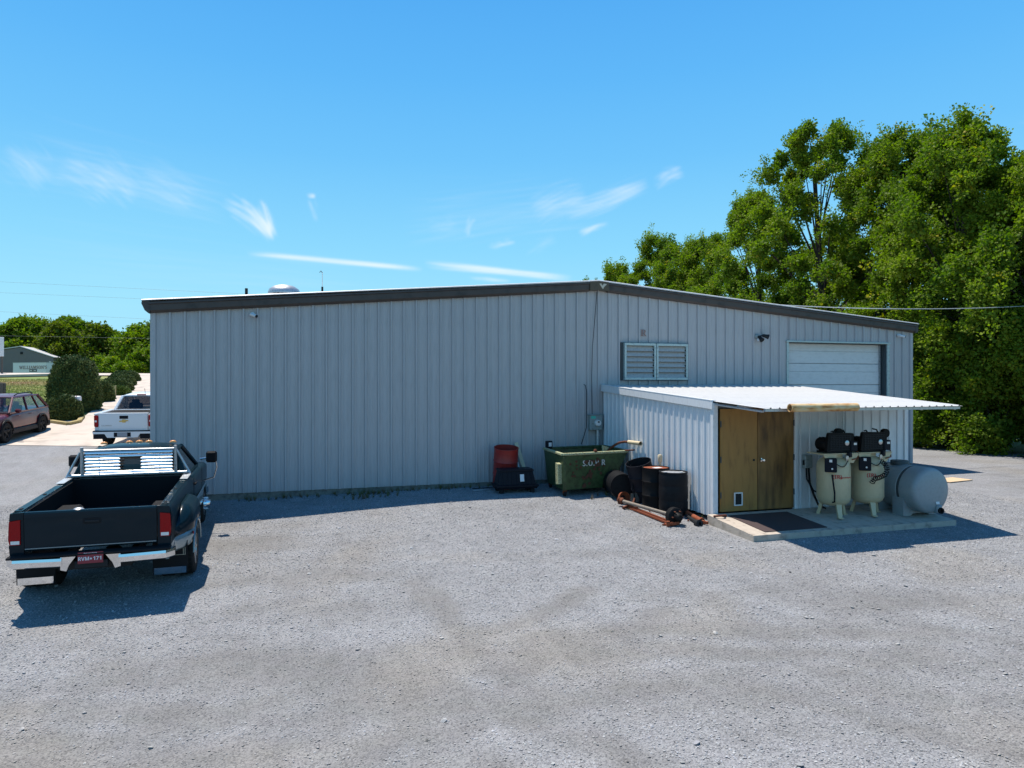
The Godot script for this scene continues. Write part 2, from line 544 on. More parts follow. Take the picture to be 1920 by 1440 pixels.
# ------------------------------------------------------------------ ground
const TRACKS := [[[3.27, 11.27], [3.57, 10.92], [4.37, 9.65], [5.18, 8.83], [6.9, 8.05]],
	[[3.64, 11.64], [4.04, 11.16], [4.55, 10.6], [5.6, 9.75], [7.54, 9.1]],
	[[3.9, 9.1], [4.45, 9.91], [5.22, 11.16], [5.67, 11.92]], [[3.53, 9.55], [4.01, 10.48], [4.41, 11.2], [4.63, 11.74]],
	[[4.77, 6.64], [4.88, 7.7], [5.09, 8.8], [5.27, 10.2], [5.49, 11.51]],
	[[-4.0, 7.6], [-0.04, 8.62], [1.79, 9.17], [3.5, 10.01], [4.75, 10.46], [6.83, 10.83], [9.5, 11.2]],
	[[-4.0, 9.1], [0.32, 9.54], [1.42, 9.62], [3.32, 9.35], [5.58, 9.61], [9.38, 10.97]],
	[[5.72, 9.23], [8.17, 9.85], [11.02, 11.2]], [[6.65, 10.63], [7.86, 11.8], [8.52, 12.95]]]

func worn(x: float, z: float) -> float:      # how far tyres have ground the stone to dust here
	var along = n1.get_noise_2d((x - 3.0) * 1.0 + z * .4, z * 3.6 - x * .9)
	var broad = n2.get_noise_2d(x * 1.1, z * 1.3)
	var spot = n1.get_noise_2d(x * 7.0 + 90.0, z * 7.0)
	var t = .5 + along * 1.3 + broad * 1.0 + spot * .55 - .56 + sm(7.5, 11.0, z) * .24
	if z > 5.0 and z < 14.0:
		var p = Vector2(x + n1.get_noise_2d(x * 4.0, z * 4.0 + 50.0) * .22, z + n1.get_noise_2d(x * 4.0 + 70.0, z * 4.0) * .22)
		for k in TRACKS:
			for i in k.size() - 1:
				var q = Geometry2D.get_closest_point_to_segment(p, Vector2(k[i][0], k[i][1]), Vector2(k[i + 1][0], k[i + 1][1]))
				var d = q.distance_to(p)
				if d < .34:
					t = maxf(t, (1.0 - sm(.08, .34, d)) * (.95 + spot * .8))
	return clampf(t, 0.0, 1.0)

func ground_tint(x: float, z: float) -> Color:
	var g = Color(.272, .274, .282)          # grey crushed stone
	var d = Color(.208, .205, .202)          # ground down to dust and clay
	var t = worn(x, z)
	var spot = n1.get_noise_2d(x * 6.0 + 90.0, z * 6.0)
	var c = g.lerp(d, t)
	var clay = clampf(n2.get_noise_2d(x * 2.6 + 30.0, z * 2.6) * 3.0 - .55, 0.0, 1.0)
	c = c.lerp(Color(.272, .252, .224), clay * .45)
	var k = 1.0 + .14 * n1.get_noise_2d(x * 17.0, z * 17.0) + .12 * spot
	return Color(c.r * k, c.g * k, c.b * k)

func grass_tint(x: float, z: float) -> Color:
	var a = clampf(.5 + n2.get_noise_2d(x * 1.6, z * 1.6) * 1.3, 0.0, 1.0)
	var c = Color(.15, .215, .04).lerp(Color(.34, .29, .11), a * .7)
	# the bank along the upper drive is scorched to straw
	var bank = sm(5.0, 0.0, absf((z + 38.0) - (x + 22.0) * -.45)) * sm(-8.0, -14.0, x)
	return c.lerp(Color(.33, .22, .12), clampf(bank * (.75 + n1.get_noise_2d(x * 3.0, z * 3.0)), 0.0, 1.0))

func build_ground():
	n1.noise_type = FastNoiseLite.TYPE_SIMPLEX_SMOOTH; n1.frequency = .13; n1.seed = 4; n1.fractal_octaves = 4
	n2.noise_type = FastNoiseLite.TYPE_SIMPLEX_SMOOTH; n2.frequency = .09; n2.seed = 17; n2.fractal_octaves = 3
	# one wide sheet of grass under everything, out to the horizon
	var far = [-420.0, -300.0, -220.0, -160.0, -120.0, -90.0, -70.0]
	var xs = far.duplicate(); xs.append_array(steps(-60, 40, 2.0)); xs.append_array([60.0, 90.0, 140.0, 220.0, 420.0])
	var zs = [-420.0, -300.0, -220.0, -170.0, -140.0, -120.0]; zs.append_array(steps(-110, 20, 2.0)); zs.append_array([30.0, 60.0, 120.0, 300.0])
	var s = new_st()
	grid_patch(s, xs, zs, -0.07, grass_tint)
	tag(put("ground", s, M.grass_ground), "wide grass covered ground rising behind the lot", "ground", "", "structure")
	s = new_st()
	xs = [-40.0, -30.0, -22.0]; xs.append_array(steps(-16, 20, .13)); xs.append_array(steps(20.5, 29.5, .4))
	zs = [-46.0, -40.0, -34.0, -28.0, -22.0, -17.0]; zs.append_array(steps(-13, -1.5, .5)); zs.append_array(steps(-1.3, 14, .13)); zs.append_array([14.6, 15.4, 16.4]); zs.append_array([18.0, 20.0, 24.0, 30.0, 40.0])
	var off = func(x, z): return (z < -14.0 and x < 20.0) or (z < -9.6 + .31 * x - 1.2 and x < 3.0) or (x > .3 and x < 21.2 and z < -.4) or (x > 27.6 + z * .05 and z < 4.0 and n1.get_noise_2d(x * 4.0, z * 4.0) > -.25)
	grid_patch(s, xs, zs, 0.0, ground_tint, off)
	tag(put("gravel_lot", s, M.gravel), "grey crushed stone lot around the metal building", "ground", "", "structure")
	# loose stones lying on it
	var sh = new_st()
	var ring = []
	rng.seed = 5
	for k in 5:
		var a = TAU * k / 5.0 + rng.randf_range(-.25, .25)
		ring.append(V(cos(a) * rng.randf_range(.75, 1.1), rng.randf_range(-.1, .2), sin(a) * rng.randf_range(.75, 1.1)))
	for k in 5:
		tri_out(sh, ring[k], ring[(k + 1) % 5], V(.1, .62, -.08), V(0, 1, 0) + ring[k])
		tri_out(sh, ring[k], ring[(k + 1) % 5], V(0, -.5, 0), V(0, -1, 0) + ring[k])
	sh.generate_normals()
	var mesh = sh.commit()
	var mm := MultiMesh.new()
	mm.transform_format = MultiMesh.TRANSFORM_3D
	mm.use_colors = true
	mm.mesh = mesh
	var spots = []
	while spots.size() < 190000:
		var z = rng.randf_range(-.4, 13.2)
		var x = rng.randf_range(-9.0, 19.0)
		# keep what the lens could see from here or a step aside
		var dx = x - 3.112
		var dz = 16.733 - z
		var depth = dx * .298 + dz * .9546
		var side = dx * .9546 - dz * .298
		if absf(side) > depth * .78 + 1.5:
			continue
		if x > 10.6 and x < 15.5 and z < 6.65:
			continue
		if rng.randf() > 1.0 - .86 * worn(x, z):
			continue
		spots.append(Vector2(x, z))
	mm.instance_count = spots.size()
	for i in spots.size():
		var p = spots[i]
		var r = .0065 + .0095 * pow(rng.randf(), 2.4)
		if rng.randf() < .012:
			r *= rng.randf_range(1.5, 2.6)
		var b = Basis.from_euler(V(rng.randf_range(-.5, .5), rng.randf_range(0, TAU), rng.randf_range(-.5, .5))).scaled(V(r, r * rng.randf_range(.6, 1.0), r))
		mm.set_instance_transform(i, Transform3D(b, V(p.x, land(p.x, p.y) + r * .18, p.y)))
		var c = ground_tint(p.x, p.y)
		var k = rng.randf_range(.82, 1.3)
		if rng.randf() < .02: k = .4
		if rng.randf() < .03: k = 1.5
		mm.set_instance_color(i, Color(c.r * k, c.g * k, c.b * k * rng.randf_range(.96, 1.04)))
	var mi := MultiMeshInstance3D.new()
	mi.name = "gravel"
	mi.multimesh = mm
	mi.material_override = M.stones
	add_child(mi)
	tag(mi, "loose grey crushed stones scattered over the lot", "gravel", "", "stuff")
	# dry weeds along the foot of the wall
	var ws = new_st()
	for k in 14:
		var a = rng.randf_range(0, TAU)
		var tip = V(cos(a) * rng.randf_range(.03, .16), rng.randf_range(.06, .2), sin(a) * rng.randf_range(.03, .12))
		var side = V(-sin(a), 0, cos(a)) * .006
		tri_out(ws, -side, side, tip, Vector3.BACK)
	ws.generate_normals()
	var wm := MultiMesh.new()
	wm.transform_format = MultiMesh.TRANSFORM_3D
	wm.use_colors = true
	wm.mesh = ws.commit()
	wm.instance_count = 170
	for i in 170:
		var x = rng.randf_range(1.8, 8.9) if i < 90 else (rng.randfn(4.75, .28) if i < 140 else rng.randfn(10.3, .35))
		var z = rng.randf_range(.03, .22) if i < 90 else (rng.randf_range(.15, .75) if i < 140 else rng.randf_range(2.0, 5.1))
		wm.set_instance_transform(i, Transform3D(Basis(Vector3.UP, rng.randf_range(0, TAU)).scaled(Vector3.ONE * rng.randf_range(.4, 1.0)), V(x, land(x, z), z)))
		var c = Color(.16, .10, .055).lerp(Color(.10, .12, .03), rng.randf())
		wm.set_instance_color(i, c)
	var wi := MultiMeshInstance3D.new()
	wi.name = "weeds"
	wi.multimesh = wm
	wi.material_override = M.hedge_leaf
	add_child(wi)
	tag(wi, "dry brown weeds along the foot of the walls", "weeds", "", "stuff")
	# concrete
	s = new_st()
	ribbon(s, [Vector2(-34, -20.2), Vector2(-16, -14.4), Vector2(-3.7, -10.5), Vector2(3.0, -8.4)], [Vector2(-34, -26), Vector2(-16, -19.3), Vector2(-6.0, -17.2), Vector2(3.0, -17.0)], .012, 10, 14)
	ribbon(s, [Vector2(-6.0, -17.2), Vector2(-6.4, -21.0), Vector2(-7.3, -29.0), Vector2(-8.6, -39.0), Vector2(-10.4, -50.5)], [Vector2(3, -17), Vector2(3, -21), Vector2(2, -29), Vector2(0, -39), Vector2(-2, -50.5)], .012, 6, 8)
	tag(put("driveway", s, M.concrete), "pale concrete driveway climbing past the building", "driveway", "", "structure")
	s = new_st()
	ribbon(s, [Vector2(-70, -30), Vector2(-40, -36), Vector2(-27, -43), Vector2(-16, -51), Vector2(-10.4, -50.5), Vector2(6, -50.5)], [Vector2(-70, -48), Vector2(-40, -51), Vector2(-27, -55), Vector2(-16, -57), Vector2(-10.4, -57), Vector2(6, -57)], .02, 8, 10)
	tag(put("road", s, M.concrete), "pale concrete road crossing the top of the rise", "road", "", "structure")
	s = new_st()
	var k0 = [V(-27, 0, -43), V(-24.5, 0, -44.8), V(-21, 0, -47.3), V(-18, 0, -49.5), V(-16, 0, -51)]
	for i in 4:
		var a = k0[i]; var b = k0[i + 1]
		a.y = land(a.x, a.z) + .07; b.y = land(b.x, b.z) + .07
		bar(s, a, b, .16, .18)
	tag(put("kerb", s, M.concrete), "thin pale kerb edging the upper road", "kerb", "", "structure")
	# grass blades on the bank: too many to count
	var gs = new_st()
	for k in 6:
		var a = rng.randf_range(0, TAU)
		var o = V(rng.randf_range(-.1, .1), 0, rng.randf_range(-.1, .1))
		var w = V(cos(a), 0, sin(a)) * .012
		tri_out(gs, o - w, o + w, o + V(rng.randf_range(-.07, .07), rng.randf_range(.03, .07), rng.randf_range(-.07, .07)), Vector3.BACK)
	gs.generate_normals()
	var gmm := MultiMesh.new()
	gmm.transform_format = MultiMesh.TRANSFORM_3D
	gmm.use_colors = true
	gmm.mesh = gs.commit()
	var gspots = []
	while gspots.size() < 26000:
		var x = rng.randf_range(-26.0, -6.0)
		var z = rng.randf_range(-46.0, -17.5)
		if x > -5.4 - (-z - 17.0) * .15 - .8 or z > -19.6 + (x + 16.0) * .22 or z < -43.0 - (x + 27.0) * .74 + .4:
			continue
		gspots.append(Vector2(x, z))
	gmm.instance_count = gspots.size()
	for i in gspots.size():
		var p = gspots[i]
		gmm.set_instance_transform(i, Transform3D(Basis(Vector3.UP, rng.randf_range(0, TAU)).scaled(Vector3.ONE * rng.randf_range(.8, 1.5)), V(p.x, land(p.x, p.y) - .075, p.y)))
		var c = grass_tint(p.x, p.y)
		var k = rng.randf_range(.9, 1.6)
		gmm.set_instance_color(i, Color(c.r * k, c.g * k, c.b * k))
	var gi := MultiMeshInstance3D.new()
	gi.name = "grass"
	gi.multimesh = gmm
	gi.material_override = M.hedge_leaf
	add_child(gi)
	tag(gi, "short green and straw coloured grass on the bank", "grass", "", "stuff")

# ------------------------------------------------------------------ ribbed sheet metal
func profile(u0: float, u1: float, pitch: float, first: float, rib_h: float, rib_w: float, minor: bool) -> Array:
	var pts = []
	pts.append(Vector2(u0, 0))
	var n0 = int(floor((u0 - first) / pitch)) - 1
	var n1_ = int(ceil((u1 - first) / pitch)) + 1
	for n in range(n0, n1_ + 1):
		var c = first + n * pitch
		var add = [[-rib_w * .5, 0.0], [-rib_w * .27, rib_h], [rib_w * .27, rib_h], [rib_w * .5, 0.0]]
		if minor:
			for k in [1.0 / 3.0, 2.0 / 3.0]:
				var m = pitch * k
				add.append([m - .016, 0.0]); add.append([m - .006, .005]); add.append([m + .006, .005]); add.append([m + .016, 0.0])
		for a in add:
			var u = c + a[0]
			if u > u0 + .001 and u < u1 - .001:
				pts.append(Vector2(u, a[1]))
	pts.append(Vector2(u1, 0))
	return pts

func sheet(parent, called, m, org: Vector3, du: Vector3, out: Vector3, u0, u1, pitch, first, rib_h, rib_w, minor, lo: Callable, hi: Callable, extra := []) -> MeshInstance3D:
	var pts = profile(u0, u1, pitch, first, rib_h, rib_w, minor)
	for e in extra:
		if e > u0 and e < u1:
			pts.append(Vector2(e - .0005, 0)); pts.append(Vector2(e + .0005, 0))
	pts.sort_custom(func(a, b): return a.x < b.x)
	var s = new_st()
	for i in pts.size() - 1:
		var a = pts[i]; var b = pts[i + 1]
		var pa = org + du * a.x + out * a.y
		var pb = org + du * b.x + out * b.y
		var la = lo.call(a.x); var lb = lo.call(b.x); var ha = hi.call(a.x); var hb = hi.call(b.x)
		if absf(la - lb) > .2:
			continue
		quad_out(s, pa + V(0, la, 0), pb + V(0, lb, 0), pb + V(0, hb, 0), pa + V(0, ha, 0), out)
	return put(called, s, m, parent)

const BW := 21.5
const RIDGE := 10.73
func gable(u: float) -> float:
	return lerpf(4.285, 5.15, 1.0 - absf(u - RIDGE) / (RIDGE if u < RIDGE else BW - RIDGE))

func build_main():
	var b = base("metal_building", V(0, 0, 0), 0.0, "large grey ribbed metal workshop with brown roof trim", "building")
	var lo = func(u): return 3.87 if u > 16.84 and u < 20.49 else .15
	var u = .1
	var pitch = .3048
	var first = 1.25 * pitch
	var cuts = [.1]
	var k = 0
	while first + (k * 3 + 2.5) * pitch < BW - .1:
		cuts.append(first + (k * 3 + 2.5) * pitch - .02)
		k += 1
	cuts.append(BW - .1)
	for i in cuts.size() - 1:
		var p = sheet(b, "siding_panel", M.siding, V(0, 0, 0), V(1, 0, 0), V(0, 0, 1), cuts[i], cuts[i + 1], pitch, first, .042, .066, true, lo, gable, [16.84, 20.49])
		p.position.z = rng.randf_range(-.0015, .0015)
	# fastener rows are below what the photograph resolves; the lower girt lap shows as the foundation ledge
	var s = new_st()
	box(s, V(BW * .5, -.12, -.13), V(BW, .53, .22))
	put("foundation", s, M.foundation, b)
	for e in [[0.0, -1.0], [BW, 1.0]]:
		s = new_st()
		box(s, V(e[0] - e[1] * .045, 2.20, .016), V(.11, 4.1, .04), Basis(), .006)
		box(s, V(e[0] - e[1] * .01, 2.20, -.06), V(.03, 4.1, .13), Basis(), .004)
		put("corner_trim", s, M.siding, b)
	# side and back walls
	for e in [[0.0, V(-1, 0, 0)], [BW, V(1, 0, 0)]]:
		sheet(b, "side_wall", M.siding, V(e[0], 0, 0), V(0, 0, -1), e[1], .1, 24.0, pitch, .2, .032, .075, false, func(_u): return .15, func(_u): return 4.27)
	sheet(b, "back_wall", M.siding, V(0, 0, -24), V(1, 0, 0), V(0, 0, -1), 0.0, BW, pitch, first, .032, .075, false, func(_u): return .15, gable)
	# roof slopes
	for e in [[-.16, RIDGE], [RIDGE, BW + .12]]:
		s = new_st()
		var y0 = 5.355 if e[0] == RIDGE else 4.46
		var y1 = 4.50 if e[0] == RIDGE else 5.355
		quad_out(s, V(e[0], y0 + .012, .155), V(e[1], y1 + .012, .155), V(e[1], y1 + .012, -24.1), V(e[0], y0 + .012, -24.1), Vector3.UP)
		quad_out(s, V(e[0], y0 + .002, .155), V(e[1], y1 + .002, .155), V(e[1], y1 + .012, .155), V(e[0], y0 + .012, .155), Vector3.BACK)
		quad_out(s, V(e[0], y0 - .02, .12), V(e[1], y1 - .02, .12), V(e[1], y1 - .02, -24.1), V(e[0], y0 - .02, -24.1), Vector3.DOWN)
		var n = int((e[1] - e[0]) / .3048)
		for i in n:
			var x = e[0] + .15 + i * .3048
			# standing ribs run down the slope, their ends show at the eaves only
		put("roof_slope", s, M.roof_metal, b)
	# rake trim, one piece per slope, with its rolled profile
	for e in [[V(-.02, 4.44, 0), V(RIDGE - .28, 5.335, 0)], [V(RIDGE + .24, 5.335, 0), V(BW + .1, 4.485, 0)]]:
		s = new_st()
		var rings = []
		for p in [e[0], e[1]]:
			var ring = []
			for q in [[.0, .02], [.10, .02], [.145, -.01], [.15, -.05], [.125, -.065], [.125, -.19], [.09, -.235], [.035, -.245], [0.0, -.235]]:
				ring.append(p + V(0, q[1], q[0]))
			rings.append(ring)
		loft(s, rings, true, false)
		put("rake_trim", s, M.brown_trim, b)
	for e in [[V(-.16, 4.452, 0), V(RIDGE, 5.362, 0)], [V(RIDGE, 5.362, 0), V(BW + .12, 4.498, 0)]]:
		s = new_st()
		var rings = []
		for p in [e[0], e[1]]:
			rings.append([p + V(0, .004, .156), p + V(0, .012, .162), p + V(0, .030, .150), p + V(0, .044, .115), p + V(0, .036, .10), p + V(0, .006, .14)])
		loft(s, rings, true, true)
		put("drip_edge", s, M.roof_metal, b)
	# eave gutters whose ends show at the corners
	s = new_st()
	poly_prism(s, [Vector2(-.155, 4.46), Vector2(-.165, 4.40), Vector2(-.10, 4.25), Vector2(-.03, 4.19), Vector2(.0, 4.19), Vector2(0, 4.46)], -24.0, .13)
	put("eave_gutter", s, M.brown_trim, b)
	s = new_st()
	poly_prism(s, [Vector2(BW + .11, 4.48), Vector2(BW + .12, 4.35), Vector2(BW + .1, 4.26), Vector2(BW + .0, 4.24), Vector2(BW, 4.48)], -24.0, .13)
	put("eave_gutter", s, M.brown_trim, b)
	# ridge cap plate with a bird-like V mark
	s = new_st()
	poly_prism(s, [Vector2(RIDGE - .28, 5.11), Vector2(RIDGE, 5.13), Vector2(RIDGE + .27, 5.11), Vector2(RIDGE + .26, 5.345), Vector2(RIDGE, 5.375), Vector2(RIDGE - .28, 5.345)], .0, .158)
	var cap = put("ridge_plate", s, M.brown_patch, b)
	s = new_st()
	poly_prism(s, [Vector2(.01, -.075), Vector2(-.075, .055), Vector2(-.02, .06), Vector2(.0, .0), Vector2(.05, .06), Vector2(.14, .05), Vector2(.05, -.04), Vector2(.04, -.075)], .1585, .163, Transform3D(Basis(), V(RIDGE + .06, 5.245, 0)))
	put("emblem", s, M.beige_mark, cap)
	# overhead door, set back in its opening
	var d = Node3D.new(); d.name = "overhead_door"; b.add_child(d)
	var y = .06
	var heights = [.64, .64, .64, .64, .64, .60]
	for i in heights.size():
		s = new_st()
		var h = heights[i]
		box(s, V(18.665, y + h * .31, -.205), V(3.54, h * .60, .03), Basis(), .006)
		box(s, V(18.665, y + h * .80, -.209), V(3.54, h * .365, .03), Basis(), .006)
		box(s, V(18.665, y + h * .5, -.222), V(3.54, h * .985, .02))
		put("section", s, M.door_white, d)
		y += h
	s = new_st()
	box(s, V(16.80, 2.0, .018), V(.07, 3.80, .05), Basis(), .005)
	box(s, V(20.53, 2.0, .018), V(.09, 3.80, .05), Basis(), .005)
	box(s, V(18.665, 3.895, .03), V(3.86, .05, .075), Basis(), .005)
	put("door_frame", s, M.louver_frame, b)
	s = new_st()
	box(s, V(20.47, 1.95, -.11), V(.03, 3.86, .20))
	box(s, V(16.86, 1.95, -.11), V(.03, 3.86, .20))
	box(s, V(18.665, 3.872, -.11), V(3.58, .03, .20))
	put("door_jamb", s, M.dark_jamb, b)
	s = new_st()
	box(s, V(20.40, 1.95, -.17), V(.05, 3.8, .025))
	put("door_track", s, M.galvanised, b)
	# double louvre
	var lv = Node3D.new(); lv.name = "louver_vent"; b.add_child(lv)
	for e in [[11.46, 12.41], [12.425, 13.40]]:
		s = new_st()
		var xa = e[0]; var xb = e[1]
		box(s, V((xa + xb) * .5, 3.715, .085), V(xb - xa, .07, .13), Basis(), .006)
		box(s, V((xa + xb) * .5, 2.785, .085), V(xb - xa, .07, .13), Basis(), .006)
		box(s, V(xa + .03, 3.25, .085), V(.06, .86, .13), Basis(), .006)
		box(s, V(xb - .03, 3.25, .085), V(.06, .86, .13), Basis(), .006)
		box(s, V((xa + xb) * .5, 3.25, .036), V(xb - xa - .02, .9, .006))
		put("frame", s, M.louver_frame, lv)
		for i in 6:
			s = new_st()
			box(s, V((xa + xb) * .5, 2.89 + i * .142, .098), V(xb - xa - .13, .152, .008), Basis(Vector3.RIGHT, -.45))
			put("slat", s, M.louver_slat, lv)
		for i in 6:
			s = new_st()
			box(s, V(xb - .078, 2.855 + i * .142, .105), V(.03, .05, .05))
			put("pivot", s, M.dark_metal, lv)
	s = new_st()
	box(s, V(12.43, 3.25, .035), V(2.06, 1.03, .05))
	put("curb_frame", s, M.dark_jamb, lv)
	# faded red-brown mark on the siding
	text("faded_mark", "R", .19, M.faded_print, b, Transform3D(Basis(), V(12.08, 4.03, .036)), .002, true)

func build_shed():
	var b = base("storage_shed", V(0, 0, 0), 0.0, "low pale ribbed metal shed built against the grey workshop", "shed")
	var X0 = 10.88
	var X1 = 15.70
	var Z1 = 5.14
	var roof = func(z): return 2.605 - .0587 * z
	# side wall, seen raking along it
	var zs = steps(.04, Z1 - .07, .86)
	for i in zs.size() - 1:
		sheet(b, "siding_panel", M.siding_white, V(X0, 0, 0), V(0, 0, 1), V(-1, 0, 0), zs[i], zs[i + 1], .2335, .151, .024, .055, true, func(_u): return .03, func(u): return roof.call(u) - .03)
	for e in [[X1, V(1, 0, 0)]]:
		sheet(b, "side_wall", M.siding_white, V(X1, 0, 0), V(0, 0, 1), V(1, 0, 0), .04, Z1, .2335, .15, .024, .055, false, func(_u): return .03, func(u): return roof.call(u) - .03)
	# front wall beside the doors and above them
	var fs = [12.80, 13.72, 14.64, X1 - .06]
	for i in 3:
		sheet(b, "siding_panel", M.siding_white, V(0, 0, Z1), V(1, 0, 0), V(0, 0, 1), fs[i], fs[i + 1], .2286, 12.93, .022, .05, false, func(_u): return .06, func(_u): return 2.27)
	var s = new_st()
	box(s, V(11.87, 2.215, Z1 - .01), V(1.9, .11, .05), Basis(), .004)
	put("door_header", s, M.dark_jamb, b)
	s = new_st()
	box(s, V(X0 + .02, 1.17, Z1 - .025), V(.11, 2.2, .10), Basis(), .006)
	put("corner_trim", s, M.white_trim, b)
	s = new_st()
	box(s, V(X1 - .03, 1.17, Z1 - .015), V(.10, 2.2, .09), Basis(), .006)
	put("corner_trim", s, M.white_trim, b)
	s = new_st()
	box(s, V(12.795, 1.17, Z1 - .0), V(.07, 2.2, .09), Basis(), .006)
	put("door_post", s, M.white_trim, b)
	# flashing along the roof edge
	for e in [[.01, 3.3], [3.302, Z1 + .02]]:
		s = new_st()
		var a = V(X0 - .045, roof.call(e[0]) - .075, e[0])
		var c = V(X0 - .045, roof.call(e[1]) - .075, e[1])
		bar(s, a, c, .022, .17, Vector3.UP, .004)
		bar(s, a + V(.03, .09, 0), c + V(.03, .09, 0), .09, .012)
		put("edge_flashing", s, M.white_trim, b)
	# roof sheets: ribbed, fanning a little towards the wall
	var xr = func(z): return 16.84 - (16.84 - 15.37) * z / 6.72
	var NP = 6
	for k in NP:
		s = new_st()
		var pr = profile(0.0, 1.0, .25, .125, .02, .06, false)
		var zz = steps(.03, 6.74 + rng.randf_range(-.012, .012), 1.1)
		for j in zz.size() - 1:
			for i in pr.size() - 1:
				var q = []
				for e in [[i, j], [i + 1, j], [i + 1, j + 1], [i, j + 1]]:
					var z = zz[e[1]]
					var f = (k + pr[e[0]].x) / NP
					q.append(V(lerpf(X0 - .02, xr.call(z), f), roof.call(z) + pr[e[0]].y + k * .0012, z))
				quad_out(s, q[0], q[1], q[2], q[3], Vector3.UP)
		put("roof_sheet", s, M.roof_metal, b)
	# purlins below, dark in the shade
	for e in [[6.66, X0, xr.call(6.66) - .03], [5.9, X0, xr.call(5.9) - .03], [3.4, X0 + .1, xr.call(3.4) - .03], [.3, X0 + .1, xr.call(.3) - .03]]:
		s = new_st()
		var yy = roof.call(e[0]) - .033
		bar(s, V(e[1] + .0, yy, e[0]), V(e[2], yy, e[0]), .05, .05)
		put("purlin", s, M.galvanised, b)
	for f in [.003, .2, .4, .6, .8, .985]:
		s = new_st()
		bar(s, V(lerpf(X0, xr.call(.1), f), roof.call(.1) - .075 * .5 - .028, .1), V(lerpf(X0, xr.call(6.6), f), roof.call(6.6) - .06, 6.6), .045, .035)
		put("rafter", s, M.galvanised, b)
	# double doors
	for e in [[11.02, 11.875, "mustard"], [11.885, 12.755, "mustard_stained"]]:
		var dr = Node3D.new(); dr.name = "door"; b.add_child(dr, true)
		s = new_st()
		box(s, V((e[0] + e[1]) * .5, 1.135, Z1 - .015), V(e[1] - e[0], 2.03, .045), Basis(), .004)
		put("door_leaf", s, M[e[2]], dr)
		if e[2] == "mustard_stained":
			dr.set_meta("label", "darker stained mustard door leaf")
		for yy in [.45, 1.15, 1.85]:
			s = new_st()
			tube(s, [V(e[0] + .005 if e[2] == "mustard" else e[1] - .005, yy - .06, Z1 + .016), V(e[0] + .005 if e[2] == "mustard" else e[1] - .005, yy + .06, Z1 + .016)], .014, 8)
			put("hinge", s, M.dark_jamb, dr)
	var dl = b.get_node("door")
	s = new_st()
	var fx = 11.425
	for q in [[fx - .085, .36, .022, .26], [fx + .085, .36, .022, .26]]:
		box(s, V(q[0], q[1], Z1 + .017), V(q[2], q[3], .02))
	for q in [[fx, .48, .148, .022], [fx, .24, .148, .022]]:
		box(s, V(q[0], q[1], Z1 + .017), V(q[2], q[3], .02))
	put("flap_frame", s, M.white_paint, dl)
	s = new_st()
	box(s, V(fx, .36, Z1 + .011), V(.148, .218, .007))
	put("flap", s, M.dark_metal, dl)
	var dr2 = b.get_node("door2") if b.has_node("door2") else b.get_child(b.get_child_count() - 1)
	s = new_st()
	lathe(s, [Vector2(.0, 0), Vector2(.035, .0), Vector2(.035, .012), Vector2(.014, .015), Vector2(.014, .045), Vector2(.032, .055), Vector2(.034, .08), Vector2(.022, .096), Vector2(0, .098)], 14, Transform3D(Basis(Vector3.RIGHT, PI / 2), V(11.97, 1.12, Z1 + .008)))
	put("knob", s, M.chrome, dr2)
	s = new_st()
	lathe(s, [Vector2(0, 0), Vector2(.022, 0), Vector2(.022, .012), Vector2(0, .014)], 12, Transform3D(Basis(Vector3.RIGHT, PI / 2), V(11.79, 1.12, Z1 + .008)))
	put("deadbolt", s, M.dark_metal, dl)

	# slab in front, falling away from the door
	s = new_st()
	var ya = .10
	var yb = -.015
	for e in [[10.70, 12.86], [12.866, 15.36]]:
		var q = [V(e[0], ya, Z1 + .045), V(e[1], ya, Z1 + .045), V(e[1], yb, 6.60), V(e[0], yb, 6.60)]
		quad_out(s, q[0], q[1], q[2], q[3], Vector3.UP)
		for i in 4:
			var a = q[i]; var c = q[(i + 1) % 4]
			quad_out(s, a, c, c - V(0, .4, 0), a - V(0, .4, 0), V(a.x + c.x - e[0] - e[1], 0, a.z + c.z - 2 * 5.9))
	tag(put("concrete_slab", s, M.slab), "worn concrete slab in front of the shed doors", "slab", "", "structure")
	s = new_st()
	var sl = -.115 / 1.415
	var sb = Basis(Vector3.RIGHT, atan(.115 / 1.415))
	box(s, V(11.72, slab_y(5.92) + .008, 5.92), V(1.36, .014, 1.1), sb, .004)
	tag(put("door_mat", s, M.mat_brown), "dark brown rubber mat on the concrete slab", "mat")
	# tube lying along the canopy edge
	s = new_st()
	var tz = 6.79
	var rr = .072
	var prof = []
	lathe(s, [Vector2(rr - .012, .02), Vector2(rr - .012, 0), Vector2(rr, 0), Vector2(rr, 1.46), Vector2(0, 1.46)], 20, Transform3D(Basis(Vector3.BACK, -PI / 2), V(11.30, 2.222, tz)))
	lathe(s, [Vector2(0, .5), Vector2(rr - .012, .5), Vector2(rr - .012, .02)], 20, Transform3D(Basis(Vector3.BACK, -PI / 2), V(11.30, 2.222, tz)))
	tag(put("metal_tube", s, M.tube_beige), "rust streaked beige tube along the shed canopy edge", "tube")

func slab_y(z: float) -> float:
	return .10 - .115 * (z - 5.185) / 1.415

